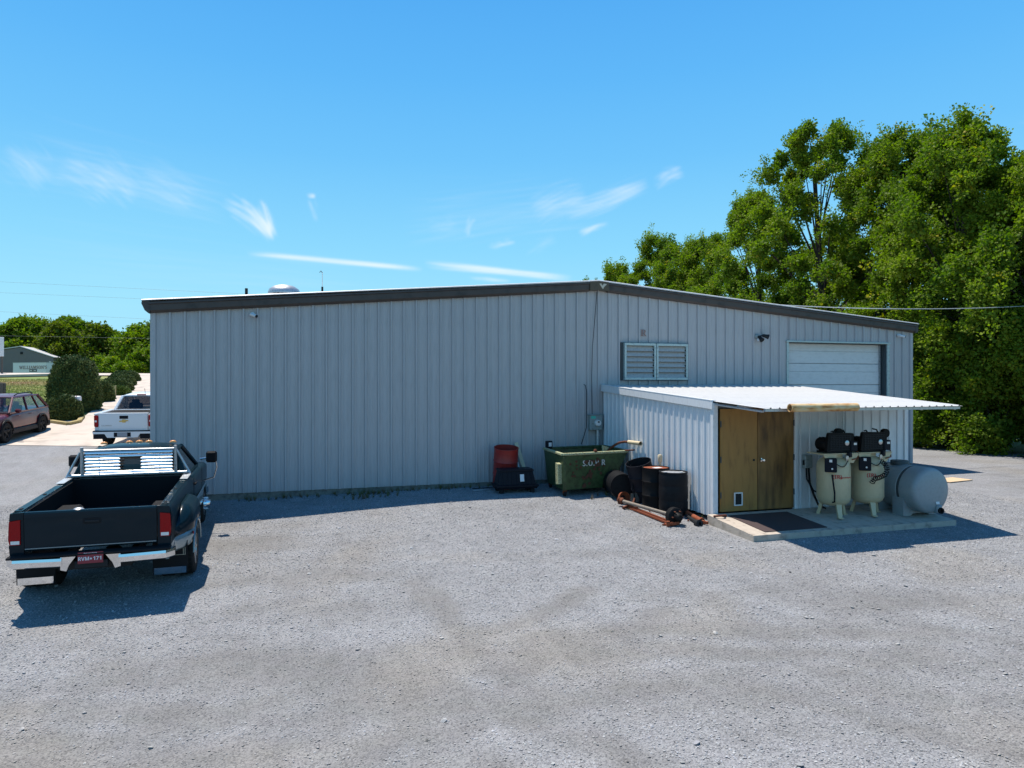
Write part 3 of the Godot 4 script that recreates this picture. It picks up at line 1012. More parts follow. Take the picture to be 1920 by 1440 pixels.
# ------------------------------------------------------------------ fittings on the walls
func build_fittings():
	# electric meter with conduit
	var m = base("electric_meter", V(10.62, 1.62, .036), 0.0, "grey electric meter box on the workshop wall beside the shed", "meter")
	var s = new_st()
	box(s, V(0, 0, .075), V(.36, .40, .14), Basis(), .012)
	box(s, V(0, .2, .08), V(.40, .02, .17), Basis(), .004)
	put("box", s, M.grey_box, m)
	s = new_st()
	lathe(s, [Vector2(.085, 0), Vector2(.085, .03), Vector2(.075, .07), Vector2(0, .078)], 20, Transform3D(Basis(Vector3.RIGHT, PI / 2), V(.03, -.01, .145)))
	put("dial", s, M.lamp_white, m)
	s = new_st()
	box(s, V(.03, .02, .222), V(.05, .04, .006))
	put("register", s, M.dark_metal, m)
	s = new_st()
	box(s, V(-.09, .14, .147), V(.13, .07, .004))
	put("sticker", s, M.green_sticker, m)
	s = new_st()
	tube(s, [V(.07, -.2, .07), V(.07, -1.5, .07)], .045, 12)
	tube(s, [V(.07, -.36, .07), V(.07, -.31, .07)], .053, 12)
	put("conduit", s, M.galvanised, m)
	# cables hanging down the gable
	s = new_st()
	tube(s, [V(10.69, 5.10, .05), V(10.64, 4.5, .05), V(10.56, 3.6, .05), V(10.54, 2.8, .05), V(10.55, 1.84, .06)], .009, 6)
	tag(put("cable", s, M.cable), "thin black cable running from the roof peak to the meter", "cable")
	s = new_st()
	tube(s, [V(10.31, 2.63, .05), V(10.35, 2.60, .07), V(10.385, 2.45, .06), V(10.39, 1.9, .06), V(10.38, 1.5, .07), V(10.30, 1.25, .07), V(10.24, 1.05, .06)], .011, 6)
	tag(put("cable", s, M.cable), "short loose black cable hanging beside the meter box", "cable")
	# flood light
	var f = base("flood_light", V(15.77, 4.03, .034), 0.0, "twin head flood light on the gable above the shed", "light")
	s = new_st()
	lathe(s, [Vector2(0, 0), Vector2(.075, 0), Vector2(.075, .03), Vector2(.04, .06), Vector2(0, .06)], 16, Transform3D(Basis(Vector3.RIGHT, PI / 2), V(-.05, -.02, 0)))
	put("base_plate", s, M.grey_box, f)
	for e in [[V(.16, -.02, .16), V(.9, -.25, .3)], [V(-.02, -.10, .16), V(.1, -.6, .7)]]:
		var dir = e[1].normalized()
		s = new_st()
		tube(s, [V(-.05, -.02, .05), e[0] - dir * .1], .016, 8)
		tube(s, [e[0] - dir * .12, e[0] - dir * .09, e[0], e[0] + dir * .06], [.03, .045, .055, .072], 14)
		put("lamp_head", s, M.dark_metal, f)
	s = new_st()
	tube(s, [V(-.05, -.09, .07), V(-.05, -.15, .08)], [.04, .035], 12)
	put("motion_sensor", s, M.white_paint, f)
	# bullet cameras
	for e in [[V(2.16, 4.20, .034), "small white security camera under the brown trim of the long blank wall"], [V(20.98, 4.12, .034), "small white security camera above the overhead door's corner"]]:
		var c = base("security_camera", e[0], 0.0, e[1], "camera", "security cameras on the gable")
		s = new_st()
		lathe(s, [Vector2(0, 0), Vector2(.05, 0), Vector2(.05, .02), Vector2(.02, .03), Vector2(.015, .07), Vector2(0, .07)], 14, Transform3D(Basis(Vector3.RIGHT, PI / 2), V(-.06, .03, 0)))
		put("mount", s, M.white_paint, c)
		s = new_st()
		tube(s, [V(-.09, .03, .06), V(.03, -.02, .17)], .036, 12)
		put("housing", s, M.white_paint, c)
		s = new_st()
		tube(s, [V(.03, -.02, .17), V(.04, -.024, .18)], .034, 12)
		put("lens", s, M.dark_metal, c)
	# things on the roof
	s = new_st()
	tube(s, [V(1.5, 4.56, -6.8), V(1.5, 5.72, -6.8)], .045, 10)
	tag(put("vent_pipe", s, M.dark_metal), "short dark vent pipe standing on the roof", "pipe")
	var v = base("roof_ventilator", V(2.62, 4.76, -8.5), 0.0, "grey domed ventilator on the roof", "ventilator")
	s = new_st()
	v.scale = V(1.35, 1.05, 1.35)
	lathe(s, [Vector2(.28, 0), Vector2(.28, .85), Vector2(.31, .87)], 20)
	put("throat", s, M.galvanised, v)
	s = new_st()
	lathe(s, [Vector2(.0, .98), Vector2(.40, .98), Vector2(.40, 1.04), Vector2(.37, 1.14), Vector2(.26, 1.24), Vector2(.1, 1.29), Vector2(0, 1.30)], 24)
	put("dome", s, M.galvanised, v)
	for i in 4:
		s = new_st()
		var a = TAU * i / 4.0 + .5
		tube(s, [V(cos(a) * .27, .84, sin(a) * .27), V(cos(a) * .30, 1.0, sin(a) * .30)], .02, 6)
		put("strut", s, M.dark_metal, v)
	var an = base("antenna", V(3.9, 4.76, -8.2), 0.0, "slim antenna mast with a white whip on the roof", "antenna")
	s = new_st()
	tube(s, [V(0, 0, 0), V(0, 1.3, 0)], .035, 8)
	put("mast", s, M.dark_metal, an)
	s = new_st()
	tube(s, [V(0, 1.3, 0), V(0, 1.82, 0)], .012, 6)
	put("whip", s, M.white_paint, an)
	s = new_st()
	tube(s, [V(0, 1.8, 0), V(-.05, 1.86, 0), V(-.09, 1.8, 0)], .014, 6)
	put("cap", s, M.dark_metal, an)
	# service wire crossing to the trees
	s = new_st()
	var pts = []
	for i in 25:
		var t = i / 24.0
		pts.append(V(lerpf(15.6, 36.0, t), lerpf(5.03, 6.3, t) - 1.1 * 4.0 * t * (1.0 - t) * .35, lerpf(-.4, -1.6, t)))
	tube(s, pts, .013, 5)
	tag(put("overhead_wire", s, M.cable_pale), "pale service wire leaving the roof edge towards the trees", "wire")
	# far power lines
	var k = 0
	var lw = ["topmost faint power line over the far trees", "second faint power line over the far trees", "third faint power line just above the far treetops", "lowest faint wire in front of the far trees"]
	for e in [[524, 541], [545, 560], [575, 592], [630, 636]]:
		s = new_st()
		var p = []
		for i in 13:
			var t = i / 12.0
			var x = lerpf(-86.0, 12.0, t)
			var D = 88.0
			var yy = 2.64 + (720.0 - lerpf(e[0], e[1], clampf((x + 58.0) / 22.0, -1.5, 3.0))) / 1280.0 * D
			p.append(V(x, yy, -84.0 - (x + 50.0) * -.32))
		tube(s, p, .009, 4)
		tag(put("power_line", s, M.wire_far), lw[k], "wire", "power lines over the far trees")
		k += 1

# ------------------------------------------------------------------ by the shed: compressors and tank
func compressor(at: Vector3, which: int) -> Node3D:
	var c = base("air_compressor", at, 0.0, ["cream upright air compressor beside the mustard doors with a hose looping under its starter box", "cream upright air compressor between its twin and the grey tank with a coiled hose"][which], "compressor", "upright air compressors")
	var s = new_st()
	lathe(s, [Vector2(0, .20), Vector2(.12, .205), Vector2(.22, .235), Vector2(.285, .29), Vector2(.31, .36), Vector2(.312, .98), Vector2(.29, 1.06), Vector2(.22, 1.13), Vector2(.12, 1.165), Vector2(0, 1.175)], 32)
	var tank = put("tank", s, M.cream, c)
	s = new_st()
	lathe(s, [Vector2(.3125, .355), Vector2(.316, .36), Vector2(.3125, .365)], 32)
	put("weld_seam", s, M.cream, tank)
	s = new_st()
	lathe(s, [Vector2(.3125, .975), Vector2(.316, .98), Vector2(.3125, .985)], 32)
	put("weld_seam", s, M.cream, tank)
	for i in 3:
		var a = [-1.9, .15, 2.2][i]
		var d = V(cos(a), 0, -sin(a))
		s = new_st()
		var o = d.cross(Vector3.UP)
		var rings = []
		for q in [[.21, .27, .052], [.285, .0, .036]]:
			var p = d * q[0] + V(0, q[1], 0)
			rings.append([p - o * q[2] - d * .03, p + o * q[2] - d * .03, p + o * q[2] + d * .03, p - o * q[2] + d * .03])
		loft(s, rings, true, false)
		box(s, d * .30 + V(0, .008, 0), V(.11, .016, .09), Basis(Vector3.UP, a))
		put("leg", s, M.cream, c)
	# top plate with turned-down gussets
	s = new_st()
	box(s, V(-.02, 1.235, 0), V(.84, .022, .46), Basis(), .004)
	poly_prism(s, [Vector2(-.44, 1.22), Vector2(-.34, 1.10), Vector2(-.2, 1.05), Vector2(-.12, 1.22)], .20, .225)
	poly_prism(s, [Vector2(.12, 1.22), Vector2(.16, 1.06), Vector2(.27, 1.05), Vector2(.40, 1.22)], .20, .225)
	box(s, V(-.02, 1.17, 0), V(.2, .12, .3))
	put("platform", s, M.cream, c)
	# motor, pump, belt guard
	s = new_st()
	var mx = Transform3D(Basis(Vector3.RIGHT, PI / 2), V(-.20, 1.41, -.16))
	lathe(s, [Vector2(0, 0), Vector2(.10, .0), Vector2(.125, .02), Vector2(.125, .27), Vector2(.10, .30), Vector2(0, .30)], 20, mx)
	for i in 10:
		var a = TAU * i / 10.0
		box(s, V(-.20 + cos(a) * .13, 1.41 + sin(a) * .13, -.01), V(.012, .02, .22), Basis(Vector3.BACK, a - PI / 2))
	box(s, V(-.2, 1.265, -.01), V(.2, .04, .22))
	put("motor", s, M.black_paint, c)
	s = new_st()
	box(s, V(.20, 1.31, -.02), V(.20, .13, .22), Basis(), .02)
	for e in [-.42, .42]:
		var ax = V(sin(e), cos(e), 0)
		for i in 6:
			var p = V(.20, 1.37, -.02) + ax * (.03 + i * .026)
			lathe(s, [Vector2(0, -.007), Vector2(.082, -.007), Vector2(.082, .007), Vector2(0, .007)], 14, Transform3D(Basis(Vector3.BACK, -e), p))
		lathe(s, [Vector2(0, 0), Vector2(.06, 0), Vector2(.06, .19), Vector2(0, .19)], 12, Transform3D(Basis(Vector3.BACK, -e), V(.20, 1.37, -.02)))
	put("pump", s, M.black_paint, c)
	s = new_st()
	var pts = []
	for q in [[.27, 1.585, 0.0], [-.25, 1.60, PI * .5], [-.29, 1.30, PI], [.25, 1.30, PI * 1.5]]:
		for i in 4:
			var a = q[2] + PI * .5 * i / 3.0
			pts.append(Vector2(q[0] + cos(a) * .045, q[1] + sin(a) * .045))
	poly_prism(s, pts, .13, .195)
	var guard = put("belt_guard", s, M.black_paint, c)
	s = new_st()
	for i in 9:
		box(s, V(-.01, 1.31 + i * .034, .198), V(.50, .012, .008))
	for i in 8:
		box(s, V(-.24 + i * .066, 1.446, .1985), V(.010, .29, .008))
	put("grille", s, M.dark_metal, guard)
	s = new_st()
	tube(s, [V(.36, 1.50, .02), V(.40, 1.40, .10), V(.41, 1.25, .18), V(.36, 1.14, .24), V(.22, 1.12, .25)], .012, 7)
	put("copper_line", s, M.rust_light, c)
	s = new_st()
	lathe(s, [Vector2(0, 0), Vector2(.05, 0), Vector2(.05, .02), Vector2(.02, .03), Vector2(0, .03)], 14, Transform3D(Basis(Vector3.RIGHT, PI / 2), V(.13, 1.44, .196)))
	put("pulley_hub", s, M.steel, guard)
	s = new_st()
	box(s, V(.30, 1.375, .19), V(.16, .20, .07), Basis(), .01)
	put("nameplate_box", s, M.navy_plastic, c)
	s = new_st()
	box(s, V(.315, 1.42, .227), V(.07, .042, .004))
	put("nameplate", s, M.lamp_white, c)
	# air filter cans
	for e in ([V(.36, 1.60, .02)] if which == 1 else [V(.10, 1.625, -.06)]):
		s = new_st()
		tube(s, [V(.2, 1.52, -.02), e + V(-.06, 0, 0)], .03, 8)
		lathe(s, [Vector2(0, 0), Vector2(.085, 0), Vector2(.09, .01), Vector2(.09, .075), Vector2(.085, .085), Vector2(0, .085)], 20, Transform3D(Basis(Vector3.RIGHT, PI / 2), e + V(.03, 0, 0)))
		put("air_filter", s, M.black_paint, c)
	s = new_st()
	tube(s, [V(.05, 1.6, -.02), V(.0, 1.66, -.02), V(-.06, 1.65, 0)], .014, 6)
	put("manifold_pipe", s, M.dark_metal, c)
	s = new_st()
	tube(s, [V(.30, 1.58, .0), V(.24, 1.67, .0), V(.14, 1.69, 0)], .016, 6)
	put("manifold_pipe", s, M.dark_metal, c)
	# starter box and gauge
	s = new_st()
	box(s, V(-.285, 1.03, .24), V(.215, .27, .13), Basis(Vector3.UP, -.72), .012)
	put("starter_box", s, M.navy_plastic, c)
	s = new_st()
	box(s, V(-.33, 1.115, .291), V(.05, .05, .004), Basis(Vector3.UP, -.72))
	put("label_plate", s, M.lamp_white, c)
	s = new_st()
	lathe(s, [Vector2(0, 0), Vector2(.017, 0), Vector2(.017, .02), Vector2(0, .022)], 10, Transform3D(Basis(Vector3.UP, -.72) * Basis(Vector3.RIGHT, PI / 2), V(-.308, .965, .304)))
	put("reset_button", s, M.lamp_white, c)
	s = new_st()
	tube(s, [V(.07, 1.1, .26), V(.07, 1.16, .27)], .016, 8)
	lathe(s, [Vector2(0, 0), Vector2(.035, 0), Vector2(.035, .025), Vector2(0, .027)], 14, Transform3D(Basis(Vector3.RIGHT, PI / 2), V(.07, 1.165, .26)))
	put("pressure_gauge", s, M.steel, c)
	s = new_st()
	box(s, V(.15, 1.22, .25), V(.09, .11, .07), Basis(Vector3.UP, .3), .01)
	put("pressure_switch", s, M.navy_plastic, c)
	s = new_st()
	var hp = []
	for i in 9:
		var t = i / 8.0
		hp.append(V(lerpf(-.22, .06, t), lerpf(1.06, 1.10, t) - .08 * sin(PI * t), lerpf(.30, .30, t) + .04 * sin(PI * t)))
	tube(s, hp, .009, 6)
	put("wire_lead", s, M.black_rubber, c)
	# red maker's mark on the tank front, bent round it
	for e in [["(IR)", .075, -.52, "red_print"], ["Ingersoll Rand", .026, -.02, "red_print"]]:
		var a = e[2]
		var o = V(sin(a), 0, cos(a))
		text("maker_mark", e[0], e[1], M[e[3]], tank, Transform3D(Basis(Vector3.UP, a), o * .3155 + V(0, .80 if e[1] > .05 else .785, 0)), .003)
	return c

func build_compressors():
	var zc = 5.80
	compressor(V(13.15, slab_y(zc) + .003, zc), 0)
	compressor(V(13.97, slab_y(zc) + .003, zc), 1)
	# disconnect box on the wall, and its cables
	var d = base("disconnect_box", V(13.02, 1.06, 5.165), 0.0, "small grey switch box on the shed wall beside the compressors", "switch box")
	var s = new_st()
	box(s, V(0, 0, .06), V(.17, .26, .11), Basis(), .008)
	put("box", s, M.grey_box, d)
	s = new_st()
	box(s, V(-.1, -.02, .07), V(.03, .1, .03), Basis(), .004)
	put("lever", s, M.dark_metal, d)
	s = new_st()
	tube(s, [V(12.99, .93, 5.23), V(12.99, .7, 5.25), V(13.0, .5, 5.42), V(13.04, .42, 5.7), V(12.96, .35, 5.98), V(12.90, .38, 6.10), V(12.885, .55, 6.12), V(12.88, .90, 6.06)], .016, 7)
	tag(put("power_cable", s, M.black_rubber), "black cable looping from the switch box to the first compressor", "cable")
	s = new_st()
	tube(s, [V(13.05, .93, 5.23), V(13.05, .62, 5.26), V(13.08, .4, 5.34), V(13.14, .2, 5.4), V(13.3, .12, 5.42)], .022, 8)
	tag(put("power_cable", s, M.black_rubber), "thick black conduit hanging straight under the switch box", "cable")
	# coiled hose draped on the second machine
	s = new_st()
	var pts = []
	var hub = [V(13.93, 1.15, 6.19), V(14.03, 1.06, 6.20), V(14.06, .96, 6.21), V(14.0, .87, 6.21), V(13.88, .82, 6.20), V(13.77, .80, 6.19), V(13.70, .72, 6.19)]
	var turns = 17
	for i in turns * 8 + 1:
		var t = float(i) / (turns * 8) * (hub.size() - 1)
		var j = mini(int(t), hub.size() - 2)
		var p = hub[j].lerp(hub[j + 1], t - j)
		var f = (hub[j + 1] - hub[j]).normalized()
		var r1 = f.cross(Vector3.BACK).normalized()
		var a = TAU * i / 8.0
		pts.append(p + (r1 * cos(a) + Vector3.BACK * sin(a)) * .042)
	tube(s, pts, .0085, 5)
	tag(put("coiled_hose", s, M.black_rubber), "black coiled air hose draped over the second compressor", "hose")
	# vertical conduit up to the canopy
	s = new_st()
	tube(s, [V(13.95, 2.22, 5.19), V(13.95, 1.2, 5.19)], .016, 8)
	tag(put("conduit_pipe", s, M.galvanised), "thin conduit running down the shed wall behind the compressors", "pipe")
	# horizontal leg tank
	var zf = 6.47
	var t = base("leg_tank", V(14.93, slab_y(5.8) + .0, 5.78), 0.0, "grey poly tank lying on moulded legs at the slab end", "tank")
	s = new_st()
	var prof = []
	var R = .455
	for q in [[0, -.67], [.30, -.66], [.40, -.63], [.445, -.57], [.455, -.50], [.455, -.36], [.44, -.35], [.44, -.29], [.455, -.28], [.455, .22], [.44, .23], [.44, .29], [.455, .30], [.455, .56], [.447, .61], [.425, .65], [.38, .675], [.2, .695], [0, .70]]:
		prof.append(Vector2(q[0], q[1]))
	lathe(s, prof, 40, Transform3D(Basis(Vector3.RIGHT, PI / 2), V(0, .50, 0)))
	var shell = put("shell", s, M.tank_grey, t)
	for zz in [-.32, .26]:
		s = new_st()
		lathe(s, [Vector2(.441, -.024), Vector2(.449, -.024), Vector2(.449, .024), Vector2(.441, .024)], 40, Transform3D(Basis(Vector3.RIGHT, PI / 2), V(0, .50, zz)))
		put("strap_groove", s, M.dark_jamb, shell)
	for zz in [-.32, .26]:
		s = new_st()
		poly_prism(s, [Vector2(-.42, -.02), Vector2(-.43, .32), Vector2(-.38, .42), Vector2(-.28, .22), Vector2(0, .12), Vector2(.28, .22), Vector2(.38, .42), Vector2(.43, .32), Vector2(.42, -.02), Vector2(.24, -.02), Vector2(.18, .02), Vector2(-.18, .02), Vector2(-.24, -.02)], zz - .13, zz + .13)
		var lg = put("leg", s, M.tank_grey, t)
	s = new_st()
	lathe(s, [Vector2(.13, 0), Vector2(.17, .0), Vector2(.17, .06), Vector2(.16, .075), Vector2(0, .08)], 20, Transform3D(Basis(), V(0, .945, -.1)))
	put("lid", s, M.dark_jamb, t)
	s = new_st()
	box(s, V(.13, .14, .66), V(.13, .16, .14), Basis(), .02)
	put("outlet_boss", s, M.tank_grey, t)
	s = new_st()
	lathe(s, [Vector2(.052, 0), Vector2(.06, 0), Vector2(.06, .04), Vector2(.045, .04), Vector2(.045, .005), Vector2(0, .005)], 18, Transform3D(Basis(Vector3.RIGHT, PI / 2), V(.13, .12, .725)))
	put("outlet_cap", s, M.black_rubber, t)
	s = new_st()
	box(s, V(.10, .265, .70), V(.085, .05, .004), Basis(Vector3.RIGHT, -.18))
	put("sticker", s, M.white_paint, t)

# ------------------------------------------------------------------ drums, dumpster and scrap
func drum_profile(plastic: bool) -> Array:
	if plastic:
		return [Vector2(0, 0), Vector2(.25, 0), Vector2(.28, .03), Vector2(.292, .08), Vector2(.294, .26), Vector2(.288, .29), Vector2(.288, .31), Vector2(.294, .34), Vector2(.294, .56), Vector2(.288, .59), Vector2(.288, .61), Vector2(.294, .64), Vector2(.292, .80), Vector2(.282, .845), Vector2(.29, .85), Vector2(.29, .885), Vector2(.27, .885), Vector2(.265, .855), Vector2(0, .86)]
	return [Vector2(0, .01), Vector2(.275, .01), Vector2(.275, 0), Vector2(.29, 0), Vector2(.29, .02), Vector2(.286, .03), Vector2(.286, .28), Vector2(.297, .295), Vector2(.286, .31), Vector2(.286, .575), Vector2(.297, .59), Vector2(.286, .605), Vector2(.286, .85), Vector2(.292, .865), Vector2(.292, .885), Vector2(.278, .885), Vector2(.278, .868)]

func build_scrap():
	var s
	# upright drums
	var p = V(10.52, 0, 4.22); p.y = land(p.x, p.z)
	var d = base("oil_drum", p, 0.0, "black plastic drum standing upright in front of the rusty lidded drum", "drum", "dark drums by the shed")
	s = new_st(); lathe(s, drum_profile(true), 36); put("body", s, M.black_plastic, d)
	s = new_st(); lathe(s, [Vector2(.264, .862), Vector2(.12, .866), Vector2(.06, .872), Vector2(0, .872)], 28); put("lid", s, M.galvanised, d)
	for e in [[.16, .05], [-.15, -.04]]:
		s = new_st(); lathe(s, [Vector2(0, .88), Vector2(.035, .88), Vector2(.035, .868)], 14, Transform3D(Basis(), V(e[0], 0, e[1]))); put("bung", s, M.lamp_white, d)
	p = V(10.46, 0, 3.60); p.y = land(p.x, p.z)
	d = base("oil_drum", p, 0.0, "black steel drum with a rusty lid and white label patch", "drum", "dark drums by the shed")
	s = new_st(); lathe(s, drum_profile(false), 36); put("body", s, M.black_paint, d)
	s = new_st(); lathe(s, [Vector2(.2775, .869), Vector2(0, .871)], 30); put("lid", s, M.rust_light, d)
	s = new_st(); box(s, V(.02, .874, .03), V(.2, .006, .13), Basis(Vector3.UP, .3)); put("label_patch", s, M.white_paint, d)
	# leaning open drum
	p = V(10.32, 0, 2.80); p.y = land(p.x, p.z) + .10
	d = base("oil_drum", p, 0.0, "black drum leaning back against the shed wall", "drum", "dark drums by the shed")
	d.rotation = V(.10, 0, .30)
	d.position = V(10.60, land(10.5, 2.9) + .075, 2.95)
	s = new_st(); lathe(s, drum_profile(false), 36); put("body", s, M.navy_plastic, d)
	s = new_st(); lathe(s, [Vector2(.279, .868), Vector2(.279, .30), Vector2(0, .30)], 30); put("inside", s, M.black_rubber, d)
	# lying drum
	d = base("oil_drum", V(9.98, land(9.9, 2.6) + .297, 2.55), 0.0, "black drum lying on its side with the round end facing out", "drum", "dark drums by the shed")
	d.basis = Basis(Vector3.UP, -.22) * Basis(Vector3.RIGHT, -PI / 2)
	d.position += V(.14, 0, -.62)
	d.basis = Basis(Vector3.UP, -.22) * Basis(Vector3.RIGHT, PI / 2)
	d.position = V(10.36, land(10.3, 2.3) + .297, 1.77)
	s = new_st(); lathe(s, drum_profile(true), 36); put("body", s, M.black_plastic, d)
	# D-handled shovel leaning on the drum
	var sh = base("shovel", V(10.20, land(10.2, 3.1), 3.12), 0.0, "black shovel with a D grip leaning on the slanted drum", "shovel")
	s = new_st(); tube(s, [V(.02, .04, .0), V(-.03, .82, -.14)], .014, 8); put("shaft", s, M.black_paint, sh)
	s = new_st(); tube(s, [V(-.03, .82, -.14), V(-.085, .90, -.155), V(-.075, .945, -.16), V(.02, .945, -.16), V(.03, .90, -.155), V(-.03, .82, -.14)], .012, 7); put("grip", s, M.black_paint, sh)
	s = new_st(); poly_prism(s, [Vector2(-.09, .24), Vector2(-.1, .06), Vector2(0, 0), Vector2(.1, .06), Vector2(.09, .24)], -.004, .004, Transform3D(Basis(Vector3.RIGHT, -.15), V(.02, 0, 0))); put("blade", s, M.shaft_grey, sh)
	# capped stub pipe behind the drums
	s = new_st()
	tube(s, [V(10.70, land(10.7, 3.4) - .1, 3.36), V(10.70, .97, 3.36)], .03, 10)
	tube(s, [V(10.70, .93, 3.36), V(10.70, 1.0, 3.36), V(10.70, 1.06, 3.36), V(10.70, 1.09, 3.36)], [.045, .05, .05, .03], 12)
	tag(put("standpipe", s, M.beige_wood), "capped beige standpipe rising behind the upright drums", "pipe")
	# axle and driveline scrap on the stones
	var ax = base("drive_shaft", V(0, 0, 0), 0.0, "long grey drive shaft with a yoke lying in front of the drums", "drive shaft")
	var a = V(9.82, land(9.8, 3.3) + .13, 3.36); var b = V(10.02, land(10, 5.0) + .17, 4.98)
	var f = (b - a).normalized()
	s = new_st(); tube(s, [a, b], .038, 14); put("tube", s, M.shaft_grey, ax)
	s = new_st()
	tube(s, [a - f * .02, a - f * .10], [.05, .06], 12); box(s, a - f * .13 + V(0, .03, 0), V(.13, .05, .07)); box(s, a - f * .13 + V(0, -.05, 0), V(.10, .05, .07))
	tube(s, [a - f * .14 + V(-.07, 0, 0), a - f * .14 + V(.07, 0, 0)], .025, 8)
	put("yoke", s, M.rust_steel, ax)
	var hu = base("wheel_hub", b + f * .10, 0.0, "greasy black wheel hub at the end of the drive shaft", "hub")
	var hb = Basis.looking_at(-f, Vector3.UP) * Basis(Vector3.RIGHT, PI / 2)
	hu.basis = hb
	s = new_st(); lathe(s, [Vector2(0, -.07), Vector2(.16, -.07), Vector2(.17, -.05), Vector2(.17, .05), Vector2(.15, .07), Vector2(.09, .08), Vector2(.07, .18), Vector2(.05, .2), Vector2(0, .2)], 24); put("drum", s, M.black_paint, hu)
	for i in 6:
		s = new_st(); var q = TAU * i / 6.0
		tube(s, [V(cos(q) * .115, .07, sin(q) * .115), V(cos(q) * .115, .13, sin(q) * .115)], .012, 6); put("stud", s, M.rust_steel, hu)
	var be = base("rusty_beam", V(0, 0, 0), 0.0, "rust coloured axle beam lying under the drive shaft", "beam")
	a = V(9.86, land(9.86, 3.5) + .035, 3.52); b = V(9.93, land(9.95, 5.3) + .045, 5.20)
	s = new_st(); bar(s, a, b, .07, .035); bar(s, a + V(0, .03, 0), b + V(0, .03, 0), .03, .05); put("web", s, M.rust_light, be)
	s = new_st(); bar(s, b - V(.1, 0, .03), b + V(.12, .03, .02), .06, .05); tube(s, [b + V(-.1, -.03, 0), b + V(-.1, .07, 0)], .035, 10); put("kingpin", s, M.rust_light, be)
	s = new_st(); bar(s, a + V(-.16, .0, .05), a + V(.16, .05, -.12), .05, .05); tube(s, [a + V(.16, .05, -.12), a + V(.24, .14, -.2)], .025, 8); put("arm", s, M.rust_steel, be)
	s = new_st()
	lathe(s, [Vector2(.06, 0), Vector2(.12, .0), Vector2(.13, .02), Vector2(.13, .10), Vector2(.115, .10), Vector2(.11, .03), Vector2(.06, .03)], 20, Transform3D(Basis(Vector3.RIGHT, PI / 2 - .25) , V(9.99, land(10, 3.2) + .135, 2.98)))
	tag(put("brake_drum", s, M.rust_light), "small rusty brake drum standing at the base of the drums", "brake drum")
	s = new_st()
	a = V(10.72, land(10.7, 4.2) + .06, 4.28); b = V(10.60, land(10.6, 5.3) + .06, 5.12)
	tube(s, [a, b], [.055, .05], 12); tube(s, [b, b + (b - a).normalized() * .05], .065, 12); bar(s, b + V(-.02, 0, .05), b + V(.02, -.01, .2), .04, .05)
	tag(put("rusty_pipe", s, M.rust_light), "short rusty pipe at the foot of the shed corner", "pipe")
	s = new_st()
	a = V(10.58, land(10.6, 4.6) + .05, 4.62); b = V(10.44, land(10.4, 5.4) + .05, 5.28)
	tube(s, [a, b], .032, 10); lathe(s, [Vector2(.03, -.05), Vector2(.075, -.05), Vector2(.075, .05), Vector2(.03, .05)], 14, Transform3D(Basis(Vector3.RIGHT, 1.4), b))
	tag(put("steel_spindle", s, M.dark_metal), "dark steel spindle lying between the hub and the rusty pipe", "spindle")
	var ch = 0
	rng.seed = 31
	for i in 7:
		s = new_st()
		var q = V(rng.randf_range(9.7, 10.6), 0, rng.randf_range(3.2, 5.3)); q.y = land(q.x, q.z) + .018
		bar(s, q, q + V(rng.randf_range(-.16, .16), 0.0, rng.randf_range(-.16, .16)), .03, .03)
		tag(put("rusty_scrap", s, M.rust_light), "small rusty scrap piece on the stones by the drums", "scrap", "rusty scrap pieces by the drums")
	# clamp ring on the slab corner
	s = new_st()
	var ring = []
	for i in 17:
		var q = TAU * i / 16.0
		ring.append(V(10.81 + cos(q) * .10, slab_y(5.42) + .03 + .02 * sin(q), 5.42 + sin(q) * .085))
	tube(s, ring, .019, 8, false)
	box(s, V(10.94, slab_y(5.40) + .02, 5.40), V(.07, .04, .05))
	tag(put("clamp_ring", s, M.rust_steel), "rusty clamp ring on the corner of the slab", "ring")
	# dumpster
	var du = base("dumpster", V(0, 0, 0), 0.0, "dented green steel dumpster with rust spots and white stencil letters", "dumpster")
	var yb = .17
	var yt = 1.0
	var FL = V(8.98, 0, 1.93); var FR = V(10.28, 0, 1.76); var BL = V(9.08, 0, .62); var BR = V(10.33, 0, .48)
	var TFL = V(8.95, 0, 1.99); var TFR = V(10.74, 0, 1.74); var TBL = V(9.04, 0, .46); var TBR = V(10.78, 0, .28)
	var up = func(v, y): return V(v.x, y, v.z)
	for e in [["front_panel", FL, FR, TFR, TFL], ["end_panel", BL, FL, TFL, TBL], ["end_panel", FR, BR, TBR, TFR], ["back_panel", BR, BL, TBL, TBR]]:
		s = new_st()
		var A = up.call(e[1], yb); var B = up.call(e[2], yb); var C = up.call(e[3], yt); var D = up.call(e[4], yt)
		var n = (B - A).cross(D - A).normalized() * .02
		quad_out(s, A, B, C, D, n); quad_out(s, A - n, B - n, C - n, D - n, -n)
		var nm = put(e[0], s, M.dumpster_green, du)
	s = new_st()
	quad_out(s, up.call(FL, yb), up.call(FR, yb), up.call(BR, yb), up.call(BL, yb), Vector3.DOWN)
	quad_out(s, up.call(FL, yb + .02), up.call(FR, yb + .02), up.call(BR, yb + .02), up.call(BL, yb + .02), Vector3.UP)
	put("floor_plate", s, M.dumpster_green, du)
	for e in [[TFL, TFR], [TFR, TBR], [TBR, TBL], [TBL, TFL]]:
		s = new_st(); bar(s, up.call(e[0], yt + .005), up.call(e[1], yt + .005), .075, .06, Vector3.UP, .012); put("rim", s, M.dumpster_rim if e[0] == TFL or e[0] == TBL else M.dumpster_green, du)
	var ex = (FR - FL).normalized()
	var ez = V(-ex.z, 0, ex.x)
	# gussets and the fork pocket on the corner
	s = new_st(); bar(s, up.call(FL, yb) + V(.02, 0, .02), up.call(TFL, yt) + V(.02, -.05, .02), .07, .05); put("corner_post", s, M.dumpster_green, du)
	s = new_st()
